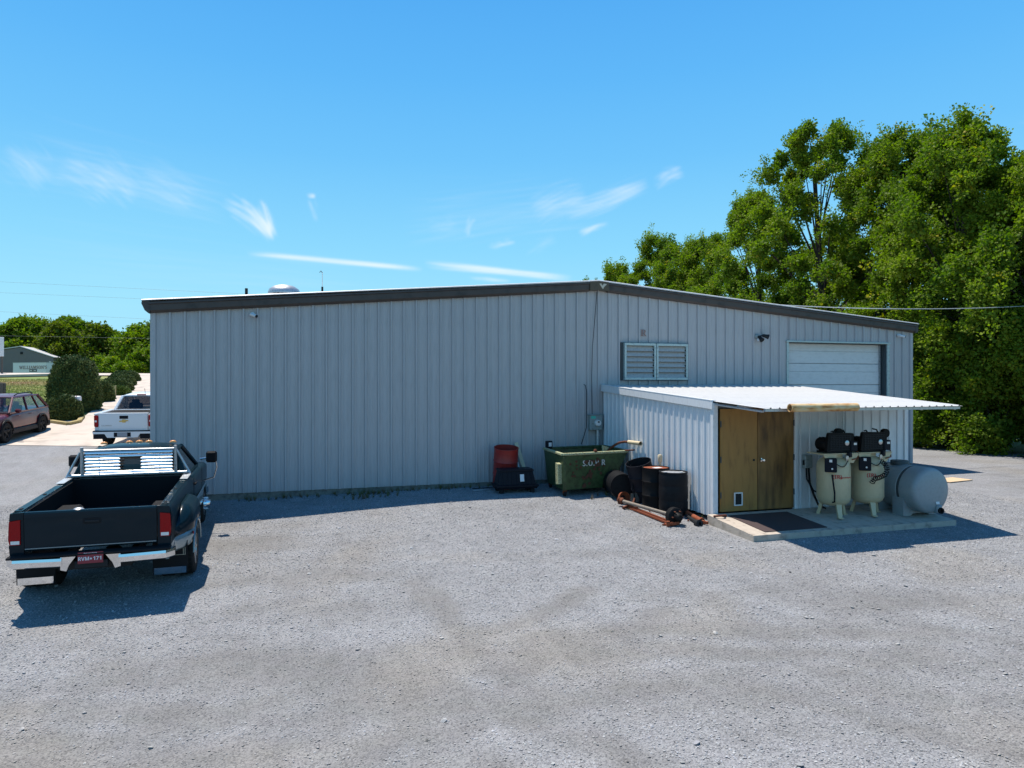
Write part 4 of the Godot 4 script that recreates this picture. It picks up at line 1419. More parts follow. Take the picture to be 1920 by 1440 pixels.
	poly_prism(s, [Vector2(.0, .14), Vector2(.17, .12), Vector2(.19, .62), Vector2(.03, .60)], 0, .10, Transform3D(Basis(V(0, 0, -1), Vector3.UP, V(-1, 0, 0)), V(8.97, yb, 1.90)))
	put("fork_pocket", s, M.dumpster_rim, du)
	# front face frame: x along ex, y up, z outward
	var face = Transform3D(Basis(ex, V(0, 1, .03).normalized(), ez), V(8.97, yb, 1.945))
	rng.seed = 8
	for e in [[.34, .56, .035], [.35, .46, .03], [.36, .38, .028], [.26, .30, .03], [.24, .22, .035], [.30, .22, .03], [.52, .18, .04], [.56, .14, .035], [.62, .17, .04], [.66, .22, .05], [.70, .26, .045], [.74, .18, .05], [.76, .24, .04], [.72, .32, .04], [.84, .36, .04], [.92, .60, .035], [.95, .46, .06], [.97, .34, .035], [1.02, .25, .04], [.60, .53, .055], [.88, .44, .05], [.56, -.02, .06], [.70, .02, .04], [.66, .545, .03], [.74, .56, .028], [.81, .535, .045], [.90, .55, .035], [.98, .56, .03], [.46, .42, .03], [.18, .5, .035], [1.1, .42, .03]]:
		s = new_st()
		var pts = []
		for i in 9:
			var q = TAU * i / 9.0
			pts.append(Vector2(cos(q), sin(q)) * e[2] * rng.randf_range(.7, 1.1) + Vector2(e[0], e[1] + .1))
		poly_prism(s, pts, .012, .021, face)
		put("rust_spot", s, M.rust_spot, du)
	text("stencil", "S.O.R.R", .14, M.stencil_white, du, face * Transform3D(Basis(), V(.82, .60, .017)), .003)
	for q in [FL, FR, BL, BR]:
		var w = V(lerpf(q.x, 9.65, .1), 0, lerpf(q.z, 1.2, .1))
		var cs = Node3D.new(); cs.name = "caster"; du.add_child(cs, true)
		var gy = land(w.x, w.z)
		s = new_st(); tube(s, [V(w.x - .025, gy + .06, w.z), V(w.x + .025, gy + .06, w.z)], .06, 14); put("wheel", s, M.black_rubber, cs)
		s = new_st(); box(s, V(w.x, gy + .12, w.z), V(.09, .10, .05)); put("fork", s, M.rust_steel, cs)
	s = new_st(); lathe(s, [Vector2(0, -.03), Vector2(.035, -.02), Vector2(.045, .01), Vector2(.03, .045), Vector2(0, .05)], 12, Transform3D(Basis(), V(9.82, yt + .05, 1.88))); put("lid_pin", s, M.rust_steel, du)
	# scrap inside
	var ep = base("exhaust_pipe", V(0, 0, 0), 0.0, "bent rusty pipe with a beige tailpipe sticking out of the dumpster", "pipe")
	s = new_st(); tube(s, [V(10.30, .70, 1.20), V(10.42, 1.02, 1.35), V(10.52, 1.13, 1.45), V(10.62, 1.20, 1.52), V(10.74, 1.225, 1.58), V(10.78, 1.228, 1.78)], .03, 10); put("bent_pipe", s, M.rust_steel, ep)
	s = new_st(); tube(s, [V(10.785, 1.228, 1.70), V(10.79, 1.24, 2.30)], .047, 16, false)
	tube(s, [V(10.789, 1.238, 2.2), V(10.79, 1.24, 2.298)], .042, 16, false)
	put("tailpipe", s, M.beige_wood, ep)
	s = new_st(); poly_prism(s, [Vector2(0, 0), Vector2(.28, .02), Vector2(.26, .28), Vector2(.06, .34)], 0, .02, Transform3D(Basis(Vector3.UP, .3) * Basis(Vector3.RIGHT, -.3), V(10.22, .80, 1.42)))
	tag(put("scrap_plate", s, M.dumpster_rim), "yellow green scrap plate poking out of the dumpster", "plate")
	s = new_st(); tube(s, [V(10.3, .8, 1.5), V(10.66, 1.03, 1.78), V(10.80, 1.06, 1.98)], .018, 8)
	tag(put("steel_rod", s, M.rust_steel), "thin rusty rod resting on the dumpster rim", "rod")
	rng.seed = 12
	for i in 12:
		s = new_st()
		var q = V(rng.randf_range(9.2, 10.2), rng.randf_range(.25, .75), rng.randf_range(.75, 1.6))
		var w = V(rng.randf_range(-.3, .3), rng.randf_range(-.1, .2), rng.randf_range(-.3, .3))
		bar(s, q, q + w, rng.randf_range(.05, .16), rng.randf_range(.02, .06))
		tag(put("scrap_metal", s, M.rust_steel), "rusty scrap metal piece inside the green dumpster", "scrap", "scrap in the dumpster")
	s = new_st(); box(s, V(9.16, 1.10, .50), V(.17, .20, .10), Basis(Vector3.UP, .3), .01)
	var jb = put("black_box", s, M.navy_plastic); tag(jb, "small black box with a pale label on the dumpster's back rim", "box")
	s = new_st(); box(s, V(9.175, 1.11, .553), V(.09, .10, .004), Basis(Vector3.UP, .3)); put("label_plate", s, M.white_paint, jb)
	# red drum, plank, tub and rods by the wall
	var rd = base("red_drum", V(8.02, land(8, .5), .46), 0.0, "open dark red drum against the workshop wall", "drum")
	rd.scale = V(1.05, 1.12, 1.05)
	rd.rotation.x = .17
	rd.position.y += .05
	rd.position.z -= .08
	s = new_st(); lathe(s, [Vector2(0, .01), Vector2(.275, .01), Vector2(.275, 0), Vector2(.29, 0), Vector2(.286, .03), Vector2(.286, .28), Vector2(.297, .295), Vector2(.286, .31), Vector2(.286, .575), Vector2(.297, .59), Vector2(.286, .605), Vector2(.286, .85), Vector2(.294, .865), Vector2(.294, .885), Vector2(.276, .885), Vector2(.276, .06), Vector2(0, .06)], 36); put("body", s, M.red_drum, rd)
	s = new_st(); bar(s, V(8.62, land(8.6, .5), .62), V(8.42, 1.14, .08), .10, .035, Vector3.BACK, .004)
	tag(put("wood_post", s, M.beige_wood), "pale wooden post leaning on the workshop wall", "post")
	s = new_st(); tube(s, [V(8.52, land(8.5, .4), .48), V(8.36, .92, .10)], .028, 10)
	tag(put("plastic_pipe", s, M.white_paint), "white plastic pipe leaning behind the red drum", "pipe")
	var cy = land(8.1, 1.05)
	var ct = base("plastic_tub", V(8.10, cy, .98), -.05, "black plastic tub on feet with a white label in front of the red drum", "tub")
	s = new_st()
	var rings = []
	for q in [[.10, .48, .26], [.14, .50, .28], [.15, .52, .30], [.19, .52, .30], [.20, .46, .25], [.50, .40, .19], [.51, .42, .21], [.55, .42, .21], [.56, .40, .19]]:
		rings.append([V(-q[1], q[0], -q[2]), V(q[1], q[0], -q[2]), V(q[1], q[0], q[2]), V(-q[1], q[0], q[2])])
	loft(s, rings, true, false); put("shell", s, M.navy_plastic, ct)
	for i in 7:
		s = new_st(); var xx = -.33 + i * .11
		bar(s, V(xx * 1.12, .21, .252), V(xx, .49, .197), .022, .02, Vector3.BACK); put("rib", s, M.navy_plastic, ct)
	for e in [[-.38, -.2], [.38, -.2], [-.38, .2], [.38, .2]]:
		s = new_st(); box(s, V(e[0], .05, e[1]), V(.10, .11, .10), Basis(), .01); put("foot", s, M.black_rubber, ct)
	s = new_st(); box(s, V(.12, .355, .238), V(.10, .17, .005), Basis(Vector3.RIGHT, -.19)); put("label_plate", s, M.white_paint, ct)
	s = new_st(); tube(s, [V(7.14, land(7.1, .65) + .016, .66), V(7.66, land(7.6, .6) + .016, .60)], .014, 6)
	tag(put("metal_rod", s, M.galvanised), "pale metal rod lying on the stones beside the tub", "rod")
	s = new_st(); tube(s, [V(7.2, land(7.2, .35) + .016, .33), V(7.72, land(7.7, .3) + .016, .36)], .014, 6)
	tag(put("metal_rod", s, M.dark_metal), "dark metal rod lying along the foundation", "rod")
	s = new_st(); box(s, V(20.2, land(20.2, 2.4) + .012, 2.45), V(1.0, .018, .55), Basis(Vector3.UP, .15), .003)
	tag(put("plywood_sheet", s, M.plywood), "tan plywood offcut lying flat beyond the grey tank", "plywood")

# ------------------------------------------------------------------ vehicles (local axes: x right, y up, -z forward)
func rounded(l: float, hw: float, y0: float, y1: float, r: float, tumble := 0.0) -> Array:
	var out = []
	r = minf(r, minf(hw, (y1 - y0) * .5) * .95)
	for c in [[1, 1, 0.0], [-1, 1, PI * .5], [-1, -1, PI], [1, -1, PI * 1.5]]:
		for i in 5:
			var a = c[2] + PI * .5 * i / 4.0
			var rr = r if c[1] > 0 else minf(r, .06)
			var y = (y1 - r if c[1] > 0 else y0 + rr) + sin(a) * rr
			var x = c[0] * (hw - rr) + cos(a) * rr
			x *= 1.0 - tumble * clampf((y - y0) / maxf(y1 - y0, .01), 0.0, 1.0)
			out.append(V(x, y, -l))
	return out

func arch(l: float, y0: float, wheels: Array, r: float, hub: float) -> float:
	var y = y0
	for w in wheels:
		var d = absf(l - w)
		if d < r:
			y = maxf(y, hub + sqrt(r * r - d * d))
	return y

func body(parent, called, m, l0, l1, width: Array, bottom: float, top: Array, rad, wheels: Array, wr, hub, tumble := 0.0) -> MeshInstance3D:
	var ls = steps(l0, l1, .12)
	for w in wheels:
		for i in 15:
			var q = w + wr * sin(lerpf(-PI / 2, PI / 2, i / 14.0))
			if q > l0 and q < l1:
				ls.append(q)
		for q in [w - wr - .002, w + wr + .002]:
			if q > l0 and q < l1:
				ls.append(q)
	ls.sort()
	var rings = []
	var last = -99.0
	for l in ls:
		if l - last < .001:
			continue
		last = l
		var yt = table(top, l)
		rings.append(rounded(l, table(width, l), minf(arch(l, bottom, wheels, wr, hub), yt - .05), yt, rad, tumble))
	var s = new_st()
	loft(s, rings)
	return put(called, s, m, parent)

func wheel(parent, at: Vector3, r, w, side, rim_mat, spokes := 8):
	var n = Node3D.new(); n.name = "wheel"; parent.add_child(n, true)
	n.position = at
	var xf = Transform3D(Basis(Vector3.BACK, -PI / 2 * side), Vector3())
	var s = new_st()
	lathe(s, [Vector2(r * .62, -w * .48), Vector2(r * .70, -w * .5), Vector2(r * .93, -w * .47), Vector2(r * .985, -w * .38), Vector2(r, -w * .2), Vector2(r, w * .2), Vector2(r * .985, w * .38), Vector2(r * .93, w * .47), Vector2(r * .70, w * .5), Vector2(r * .62, w * .48), Vector2(r * .60, w * .3)], 32, xf)
	for i in 32:
		var a = TAU * i / 32.0
		for e in [-1, 1]:
			box(s, xf * V(cos(a) * r * .995, e * w * .2, sin(a) * r * .995), V(.05 if false else w * .34, .022, .03), Basis(Vector3.RIGHT, -a if side > 0 else a))
	put("tyre", s, M.tyre, n)
	s = new_st()
	lathe(s, [Vector2(r * .60, w * .46), Vector2(r * .62, w * .47), Vector2(r * .63, w * .44), Vector2(r * .58, w * .40), Vector2(r * .55, w * .1), Vector2(r * .2, w * .18), Vector2(r * .2, w * .34), Vector2(0, w * .34)], 28, xf)
	for i in spokes:
		var a = TAU * i / spokes
		var d = V(cos(a), 0, sin(a))
		bar(s, xf * (d * r * .15 + V(0, w * .30, 0)), xf * (d * r * .58 + V(0, w * .33, 0)), .035, .05, xf.basis * Vector3.UP)
	put("rim", s, rim_mat, n)

func pane(s, a, b, c, d, inset, push: Vector3):    # a glass panel between four corners, inset from them, 6 mm thick
	var m = (a + b + c + d) * .25
	var q = []
	for p in [a, b, c, d]:
		var v = m - p
		q.append(p + v.normalized() * inset + push)
	var n = (q[1] - q[0]).cross(q[3] - q[0]).normalized() * .006
	quad_out(s, q[0], q[1], q[2], q[3], push if push.length() > 1e-4 else n)

func cabin(parent, paint: Material, tint: Material, B: Array, T: Array, yb: float, yt: float, posts: Array, roof_thick := .07, roof_mat: Material = null):
	# B: [l_rear, l_front, half width rear, half width front] at the belt; T: same at the roof
	var br = V(B[2], yb, -B[0]); var bf = V(B[3], yb, -B[1]); var tr = V(T[2], yt, -T[0]); var tf = V(T[3], yt, -T[1])
	var mir = func(v): return V(-v.x, v.y, v.z)
	# roof: crowned slab
	var s = new_st()
	var rings = []
	for i in 9:
		var t = i / 8.0
		var l = lerpf(T[0], T[1], t)
		var hw = lerpf(T[2], T[3], t)
		var e = sin(PI * t)
		var ring = []
		for k in 11:
			var u = -1.0 + 2.0 * k / 10.0
			ring.append(V(u * (hw + .03), yt + roof_thick * (.25 + .75 * pow(maxf(e, 0.0), .4)) * (1.0 - pow(absf(u), 4.0)) + .0, -l))
		ring.append(V(hw + .03, yt - .035, -l)); ring.append(V(-hw - .03, yt - .035, -l))
		rings.append(ring)
	loft(s, rings)
	put("roof", s, roof_mat if roof_mat else paint, parent)
	s = new_st()
	for sd in [1, -1]:
		var f = func(v): return v if sd > 0 else mir.call(v)
		bar(s, f.call(br), f.call(tr), .09, .10, Vector3.RIGHT, .02)
		bar(s, f.call(bf), f.call(tf), .07, .07, Vector3.RIGHT, .015)
		for q in posts:
			var pb = br.lerp(bf, q[0]); var pt = tr.lerp(tf, q[1])
			bar(s, f.call(pb), f.call(pt), .04, q[2], V(0, 0, 1) if false else Vector3.RIGHT, .01)
		bar(s, f.call(br), f.call(bf), .05, .05)
	bar(s, br, mir.call(br), .06, .07)
	bar(s, bf, mir.call(bf), .06, .05)
	put("pillar_frame", s, paint, parent)
	var i2 = 0
	for q in [[br, mir.call(br), mir.call(tr), tr, "rear_window"], [bf, mir.call(bf), mir.call(tf), tf, "windshield"]]:
		s = new_st(); pane(s, q[0], q[1], q[2], q[3], .05, Vector3.ZERO); put(q[4], s, tint, parent)
	for sd in [1, -1]:
		var f = func(v): return v if sd > 0 else mir.call(v)
		var edges = [[0.0, 0.0]]
		for q in posts: edges.append([q[0], q[1]])
		edges.append([1.0, 1.0])
		for i in edges.size() - 1:
			s = new_st()
			pane(s, f.call(br.lerp(bf, edges[i][0])), f.call(br.lerp(bf, edges[i + 1][0])), f.call(tr.lerp(tf, edges[i + 1][1])), f.call(tr.lerp(tf, edges[i][1])), .05, Vector3.ZERO)
			put("side_window", s, tint, parent)

func seat(parent, x, l, y):
	var s = new_st()
	box(s, V(x, y + .08, -l - .2), V(.48, .16, .46), Basis(), .05)
	box(s, V(x, y + .42, -l + .02), V(.48, .62, .15), Basis(Vector3.RIGHT, .2), .05)
	box(s, V(x, y + .78, -l + .09), V(.26, .15, .09), Basis(Vector3.RIGHT, .2), .03)
	put("seat", s, M.seat_dark, parent)

func build_dually():
	var t = base("pickup_truck", V(.40, -.4354, 5.99), 0.0, "dark teal dual rear wheel pickup with an empty bed and chrome louvered cab rack", "pickup")
	t.basis = Basis(Vector3.UP, .0211) * Basis(Vector3.RIGHT, .0512)
	var P = M.teal_paint
	var S = M.silver_teal_paint
	var RH = .385
	var RA = 1.22
	var FA = 4.58
	var rail = 1.36
	var s
	# bed sides
	for sd in [1, -1]:
		var rings = []
		var ls = steps(.03, 2.42, .14)
		for i in 15: ls.append(RA + .47 * sin(lerpf(-PI / 2, PI / 2, i / 14.0)))
		ls.sort()
		var last = -1.0
		for l in ls:
			if l - last < .002: continue
			last = l
			var y0 = arch(l, .80, [RA], .47, RH + .02)
			var ring = []
			for q in [[.83, rail - .01], [.84, rail], [.93, rail], [.955, rail - .015], [.968, rail - .06], [.985, (rail + y0) * .5 + .1], [.975, y0], [.90, y0], [.90, rail - .1], [.83, rail - .1]]:
				ring.append(V(q[0] * sd, maxf(q[1], y0), -l))
			rings.append(ring)
		s = new_st(); loft(s, rings); put("bed_side", s, P, t)
		# lower two-tone strip
		for e in [[.03, RA - .50], [RA + .50, 2.42]]:
			s = new_st()
			rings = []
			for l in [e[0], e[1]]:
				rings.append([V(.90 * sd, .80, -l), V(.978 * sd, .80, -l), V(.972 * sd, .66, -l), V(.94 * sd, .58, -l), V(.90 * sd, .58, -l)])
			loft(s, rings, true, false); put("lower_panel", s, S, t)
		# swollen fender over the twin wheels
		rings = []
		var low = [[], []]
		ls = steps(.34, 2.06, .06)
		for i in 15: ls.append(RA + .46 * sin(lerpf(-PI / 2, PI / 2, i / 14.0)))
		ls.sort()
		last = -1.0
		for l in ls:
			if l - last < .002: continue
			last = l
			var b = .205 * sm(.30, .86, l) * (1.0 - sm(1.66, 2.10, l)) + .004
			var yt = .92 + .27 * sm(.30, .95, l) * (1.0 - .5 * sm(1.6, 2.1, l))
			var y0 = arch(l, .80, [RA], .46, RH + .01)
			var ring = []
			for q in [[.955, yt], [.97 + b * .35, yt - .012], [.97 + b * .72, yt - .05], [.972 + b * .95, yt - .13], [.975 + b, yt - .24], [.975 + b, .82], [.93 + b, .80], [.955, .80]]:
				ring.append(V(q[0] * sd, maxf(q[1], y0), -l))
			rings.append(ring)
			var y1 = arch(l, .56, [RA], .46, RH + .01)
			if y1 < .78:
				var lr = []
				for q in [[.955, .80], [.973 + b, .80], [.97 + b, .70], [.95 + b, .60], [.92 + b, .56], [.955, .56]]:
					lr.append(V(q[0] * sd, maxf(q[1], y1), -l))
				low[0 if l < RA else 1].append(lr)
		s = new_st(); loft(s, rings); put("dually_fender", s, P, t)
		for lw in low:
			if lw.size() > 1:
				s = new_st(); loft(s, lw); put("fender_skirt", s, S, t)
		# bright lip round the arch
		s = new_st()
		var lip = []
		for i in 17:
			var a = lerpf(.10, PI - .10, i / 16.0)
			lip.append(V((.975 + .205) * sd, RH + .01 + sin(a) * .455, -RA - cos(a) * .455))
		tube(s, lip, .016, 6); put("arch_lip", s, S, t)
		s = new_st(); box(s, V(1.175 * sd, .765, -.75), V(.012, .035, .10), Basis(Vector3.UP, .25 * sd)); put("emblem", s, M.tail_red, t)
		# rail cap
		s = new_st(); bar(s, V(.885 * sd, rail + .004, -.08), V(.885 * sd, rail + .004, -2.40), .10, .012, Vector3.UP, .003); put("rail_cap", s, P, t)
		for l in [.18, 1.15, 2.1]:
			s = new_st(); box(s, V(.885 * sd, rail + .013, -l), V(.035, .008, .07)); put("stake_pocket", s, M.black_rubber, t)
		# tail lamp
		s = new_st()
		rings = []
		for q in [[.96, -.012], [1.0, -.002], [1.18, -.002], [1.26, -.008]]:
			pass
		poly_prism(s, [Vector2(.84, .925), Vector2(.962, .925), Vector2(.978, 1.0), Vector2(.966, 1.245), Vector2(.84, 1.262)], 0, .05, Transform3D(Basis() if sd > 0 else Basis(V(-1, 0, 0), Vector3.UP, Vector3.BACK), V(0, 0, -.03)))
		var tl = put("tail_light", s, M.tail_red, t)
		s = new_st(); box(s, V(.90 * sd, .958, .021), V(.10, .045, .006)); put("reverse_lamp", s, M.lamp_white, tl)
		s = new_st(); poly_prism(s, [Vector2(.805, .60), Vector2(.96, .62), Vector2(.978, .92), Vector2(.838, .92), Vector2(.838, 1.265), Vector2(.805, 1.265)], -.04, .0, Transform3D(Basis() if sd > 0 else Basis(V(-1, 0, 0), Vector3.UP, Vector3.BACK), Vector3()))
		put("rear_corner", s, P, t)
		s = new_st(); poly_prism(s, [Vector2(.805, 1.268), Vector2(.966, 1.252), Vector2(.955, rail - .01), Vector2(.80, rail)], -.04, .012, Transform3D(Basis() if sd > 0 else Basis(V(-1, 0, 0), Vector3.UP, Vector3.BACK), Vector3()))
		put("rail_end", s, P, t)
	# tailgate
	s = new_st()
	var rg = []
	for x in [-.795, -.6, 0.0, .6, .795]:
		var ring = []
		for q in [[-.06, .835], [.0, .835], [.012, .86], [.014, 1.20], [.022, 1.29], [.018, 1.335], [0.0, 1.357], [-.035, 1.36], [-.06, 1.345]]:
			ring.append(V(x, q[1], q[0]))
		rg.append(ring)
	loft(s, rg, true, false); var tg = put("tailgate", s, P, t)
	s = new_st(); box(s, V(0, 1.205, .014), V(.22, .085, .016), Basis(), .006); put("handle", s, M.black_rubber, tg)
	s = new_st(); box(s, V(0, 1.20, .024), V(.17, .03, .012), Basis(), .004); put("latch", s, M.dark_metal, tg)
	s = new_st(); bar(s, V(-.79, .865, .016), V(.79, .865, .016), .012, .012); put("crease", s, S, tg)
	# bed box
	s = new_st()
	box(s, V(0, .88, -1.22), V(1.72, .05, 2.36))
	put("bed_floor", s, M.bed_liner, t)
	for sd in [1, -1]:
		s = new_st(); box(s, V(.825 * sd, 1.12, -1.24), V(.02, .43, 2.34)); box(s, V(.66 * sd, 1.0, -RA), V(.34, .2, .85), Basis(), .04); put("bed_liner", s, M.bed_liner, t)
	s = new_st(); box(s, V(0, 1.12, -2.41), V(1.68, .48, .05)); put("bulkhead", s, M.bed_liner, t)
	s = new_st(); box(s, V(0, 1.1, -.075), V(1.58, .44, .02)); put("tailgate_liner", s, M.bed_liner, t)
	s = new_st(); lathe(s, [Vector2(.07, 0), Vector2(.045, .02), Vector2(0, .028)], 14, Transform3D(Basis(), V(-.18, 1.35, -.07)))
	put("strap_cover", s, M.galvanised, t)
	# bumper with step, hitch and plate
	s = new_st()
	var rings2 = []
	for e in [[-1.02, .17], [-.92, .05], [-.4, .0], [-.34, .0]]:
		rings2.append([V(e[0], .735, .13 - e[1]), V(e[0], .70, .14 - e[1]), V(e[0], .63, .13 - e[1]), V(e[0], .61, .09 - e[1]), V(e[0], .74, -.03 - e[1] * .5)])
	loft(s, rings2, true, false)
	put("bumper", s, M.chrome, t)
	s = new_st()
	rings2 = []
	for e in [[1.02, .17], [.92, .05], [.4, .0], [.34, .0]]:
		rings2.append([V(e[0], .735, .13 - e[1]), V(e[0], .70, .14 - e[1]), V(e[0], .63, .13 - e[1]), V(e[0], .61, .09 - e[1]), V(e[0], .74, -.03 - e[1] * .5)])
	loft(s, rings2, true, false)
	var bp = put("bumper", s, M.chrome, t)
	s = new_st(); box(s, V(0, .77, .04), V(1.96, .035, .17), Basis(), .01); put("step_pad", s, M.black_rubber, bp)
	s = new_st()
	for sd in [1, -1]:
		poly_prism(s, [Vector2(.18, .745), Vector2(.36, .745), Vector2(.36, .57), Vector2(.29, .55), Vector2(.26, .63)], .02, .11, Transform3D(Basis() if sd > 0 else Basis(V(-1, 0, 0), Vector3.UP, Vector3.BACK), Vector3()))
	put("plate_bracket", s, M.chrome, bp)
	s = new_st(); box(s, V(0, .62, .05), V(.4, .1, .08), Basis(), .01); put("hitch", s, M.dark_metal, bp)
	s = new_st(); box(s, V(0, .72, .122), V(.305, .152, .006), Basis(Vector3.RIGHT, -.08), .002)
	var pl = put("license_plate", s, M.plate_red, t)
	text("plate_number", "RVM", .05, M.white_paint, pl, Transform3D(Basis(Vector3.RIGHT, -.08), V(-.08, .708, .126)), .002)
	text("plate_number", "171", .05, M.white_paint, pl, Transform3D(Basis(Vector3.RIGHT, -.08), V(.085, .708, .126)), .002)
	text("plate_state", "OKLAHOMA", .022, M.white_paint, pl, Transform3D(Basis(Vector3.RIGHT, -.08), V(0, .777, .122)), .002)
	s = new_st()
	var star = []
	for i in 10:
		var a = PI * .5 + TAU * i / 10.0
		star.append(Vector2(cos(a), sin(a)) * (.02 if i % 2 == 0 else .008))
	poly_prism(s, star, 0, .003, Transform3D(Basis(), V(.006, .708, .1255))); put("plate_star", s, M.white_paint, pl)
	# mud flaps
	for sd in [1, -1]:
		s = new_st(); box(s, V(.87 * sd, .42, -.66), V(.48, .50, .012), Basis(Vector3.RIGHT, .05)); var mf = put("mud_flap", s, M.black_rubber, t)
		s = new_st(); box(s, V(.87 * sd, .225, -.643), V(.44, .10, .006)); put("flap_weight", s, M.chrome, mf)
		s = new_st()
		for x in [-.205, -.18, .18, .205]: box(s, V(.87 * sd + x, .55, -.648), V(.006, .2, .003))
		box(s, V(.87 * sd, .455, -.648), V(.42, .005, .003)); put("pinstripe", s, M.beige_mark, mf)
	# cab and nose
	body(t, "cab_body", P, 2.46, 5.32, [[2.46, .955], [2.9, .975], [4.6, .98], [5.1, .95], [5.32, .86]], .80, [[2.46, 1.29], [3.9, 1.27], [4.05, 1.25], [4.9, 1.20], [5.2, 1.13], [5.32, 1.02]], .09, [FA], .46, RH + .01)
	body(t, "rocker", S, 2.47, 5.36, [[2.47, .95], [2.9, .97], [4.6, .975], [5.1, .95], [5.36, .86]], .50, [[2.47, .798], [5.36, .798]], .05, [FA], .46, RH + .01)
	s = new_st(); box(s, V(0, .52, -5.44), V(1.9, .20, .16), Basis(), .04); put("front_bumper", s, M.chrome, t)
	cabin(t, P, M.tint, [2.50, 4.02, .86, .87], [2.62, 3.42, .66, .66], 1.28, 1.76, [], .10)
	seat(t, -.4, 2.85, .75); seat(t, .4, 2.85, .75)
	for sd in [1, -1]:
		s = new_st()
		for q in [[2.62, .84, 2.62, 1.27], [3.88, .84, 3.88, 1.25]]:
			box(s, V(.979 * sd, 1.05, -q[0]), V(.006, .42, .010))
		box(s, V(.979 * sd, .845, -3.25), V(.006, .008, 1.26)); put("door_seam", s, M.black_rubber, t)
		s = new_st(); box(s, V(.99 * sd, 1.14, -2.78), V(.03, .035, .16), Basis(), .008); put("door_handle", s, M.black_rubber, t)
		# mirrors
		s = new_st(); box(s, V(1.16 * sd, 1.46, -3.82), V(.20, .22, .09), Basis(Vector3.UP, -.1 * sd), .03); var mr = put("mirror", s, M.black_plastic, t)
		s = new_st(); tube(s, [V(.95 * sd, 1.42, -3.86), V(1.12 * sd, 1.44, -3.84)], .02, 8); tube(s, [V(1.24 * sd, 1.37, -3.82), V(1.255 * sd, 1.25, -3.82), V(1.20 * sd, 1.05, -3.84), V(.97 * sd, .98, -3.86)], .013, 8); put("mirror_arm", s, M.chrome, mr)
		wheel(t, V(.84 * sd, RH, -FA), RH, .24, sd, M.steel)
		s = new_st(); tube(s, [V(.92 * sd, RH, -FA), V(1.06 * sd, RH, -FA), V(1.08 * sd, RH, -FA)], [.10, .075, .03], 14)
		for i in 8:
			var a = TAU * i / 8.0
			tube(s, [V(.93 * sd, RH + cos(a) * .12, -FA + sin(a) * .12), V(1.02 * sd, RH + cos(a) * .12, -FA + sin(a) * .12)], [.018, .01], 6)
		put("hub_cover", s, M.chrome, t)
		wheel(t, V(1.055 * sd, RH, -RA), RH, .23, sd, M.steel)
		wheel(t, V(.78 * sd, RH, -RA), RH, .22, sd, M.steel, 4)
	s = new_st(); tube(s, [V(-.8, RH, -RA), V(.8, RH, -RA)], .05, 10); lathe(s, [Vector2(0, -.14), Vector2(.1, -.1), Vector2(.15, 0), Vector2(.1, .1), Vector2(0, .14)], 14, Transform3D(Basis(Vector3.RIGHT, PI / 2), V(0, RH, -RA))); put("rear_axle", s, M.dark_metal, t)
	s = new_st()
	for sd in [1, -1]: bar(s, V(.45 * sd, .62, -.1), V(.45 * sd, .62, -5.2), .08, .16)
	box(s, V(0, .55, -.25), V(.9, .12, .2)); put("chassis", s, M.dark_metal, t)
	# clearance lamps on the roof
	for x in [-.56, -.16, 0.0, .16, .56]:
		s = new_st(); lathe(s, [Vector2(.045, 0), Vector2(.042, .02), Vector2(.025, .038), Vector2(0, .042)], 12, Transform3D(Basis().scaled(V(1.3, 1, .8)), V(x, 1.845 - absf(x) * .02, -3.28 + absf(x) * .06))); put("roof_marker", s, M.amber, t)
	# headache rack with louvers
	var hr = Node3D.new(); hr.name = "cab_rack"; t.add_child(hr)
	var zb = -2.44
	var zt = -2.425
	var yb = rail + .05
	var yt = 1.83
	s = new_st()
	tube(s, [V(-.93, yb, zb), V(.93, yb, zb)], .028, 10); tube(s, [V(-.72, yt, zt), V(.72, yt, zt)], .022, 10)
	tube(s, [V(-.71, yb, zb), V(-.71, yt + .06, zt)], .026, 10); tube(s, [V(.71, yb, zb), V(.71, yt + .06, zt)], .026, 10)
	tube(s, [V(-.94, rail + .02, zb + .02), V(-.93, yb, zb), V(-.73, yt - .02, zt)], .02, 8); tube(s, [V(.94, rail + .02, zb + .02), V(.93, yb, zb), V(.73, yt - .02, zt)], .02, 8)
	tube(s, [V(-.46, yb, zb), V(-.46, yt, zt)], .008, 6); tube(s, [V(.46, yb, zb), V(.46, yt, zt)], .008, 6); tube(s, [V(0, yb + .32, zb - .11), V(0, yt, zt)], .008, 6)
	for sd in [1, -1]: box(s, V(.90 * sd, rail + .022, -2.16), V(.12, .012, .46), Basis(), .003)
	put("frame", s, M.galvanised, hr)
	for i in 7:
		var k = (i + .55) / 7.0
		var y = lerpf(yb + .02, yt - .01, k)
		var z = lerpf(zb, zt, k)
		var parts = [[-.67, .67]]
		if i >= 1 and i <= 4: parts = [[-.67, -.14], [.17, .67]]
		for e in parts:
			s = new_st()
			for sidex in 1:
				var cols = [e[0], e[0] + .025, e[1] - .025, e[1]]
				for c in 3:
					var q0 = []
					var q1 = []
					for f in [[cols[c], q0], [cols[c + 1], q1]]:
						var hs = .45 if f[0] == e[0] or f[0] == e[1] else 1.0
						for j in 8:
							var a = deg_to_rad(lerpf(12.0, 84.0, j / 7.0))
							f[1].append(V(f[0], y + (-.024 + .042 * sin(a)) * hs, z + .010 + (-.006 + .031 * cos(a)) * hs))
					s.set_smooth_group(0)
					for j in 7:
						quad_out(s, q0[j], q1[j], q1[j + 1], q0[j + 1], V(0, 1, 1))
					s.set_smooth_group(-1)
					quad_out(s, q0[0] - V(0, 0, .004), q1[0] - V(0, 0, .004), q1[7] - V(0, .004, 0), q0[7] - V(0, .004, 0), V(0, -1, -1))
			put("slat", s, M.slat_chrome, hr)

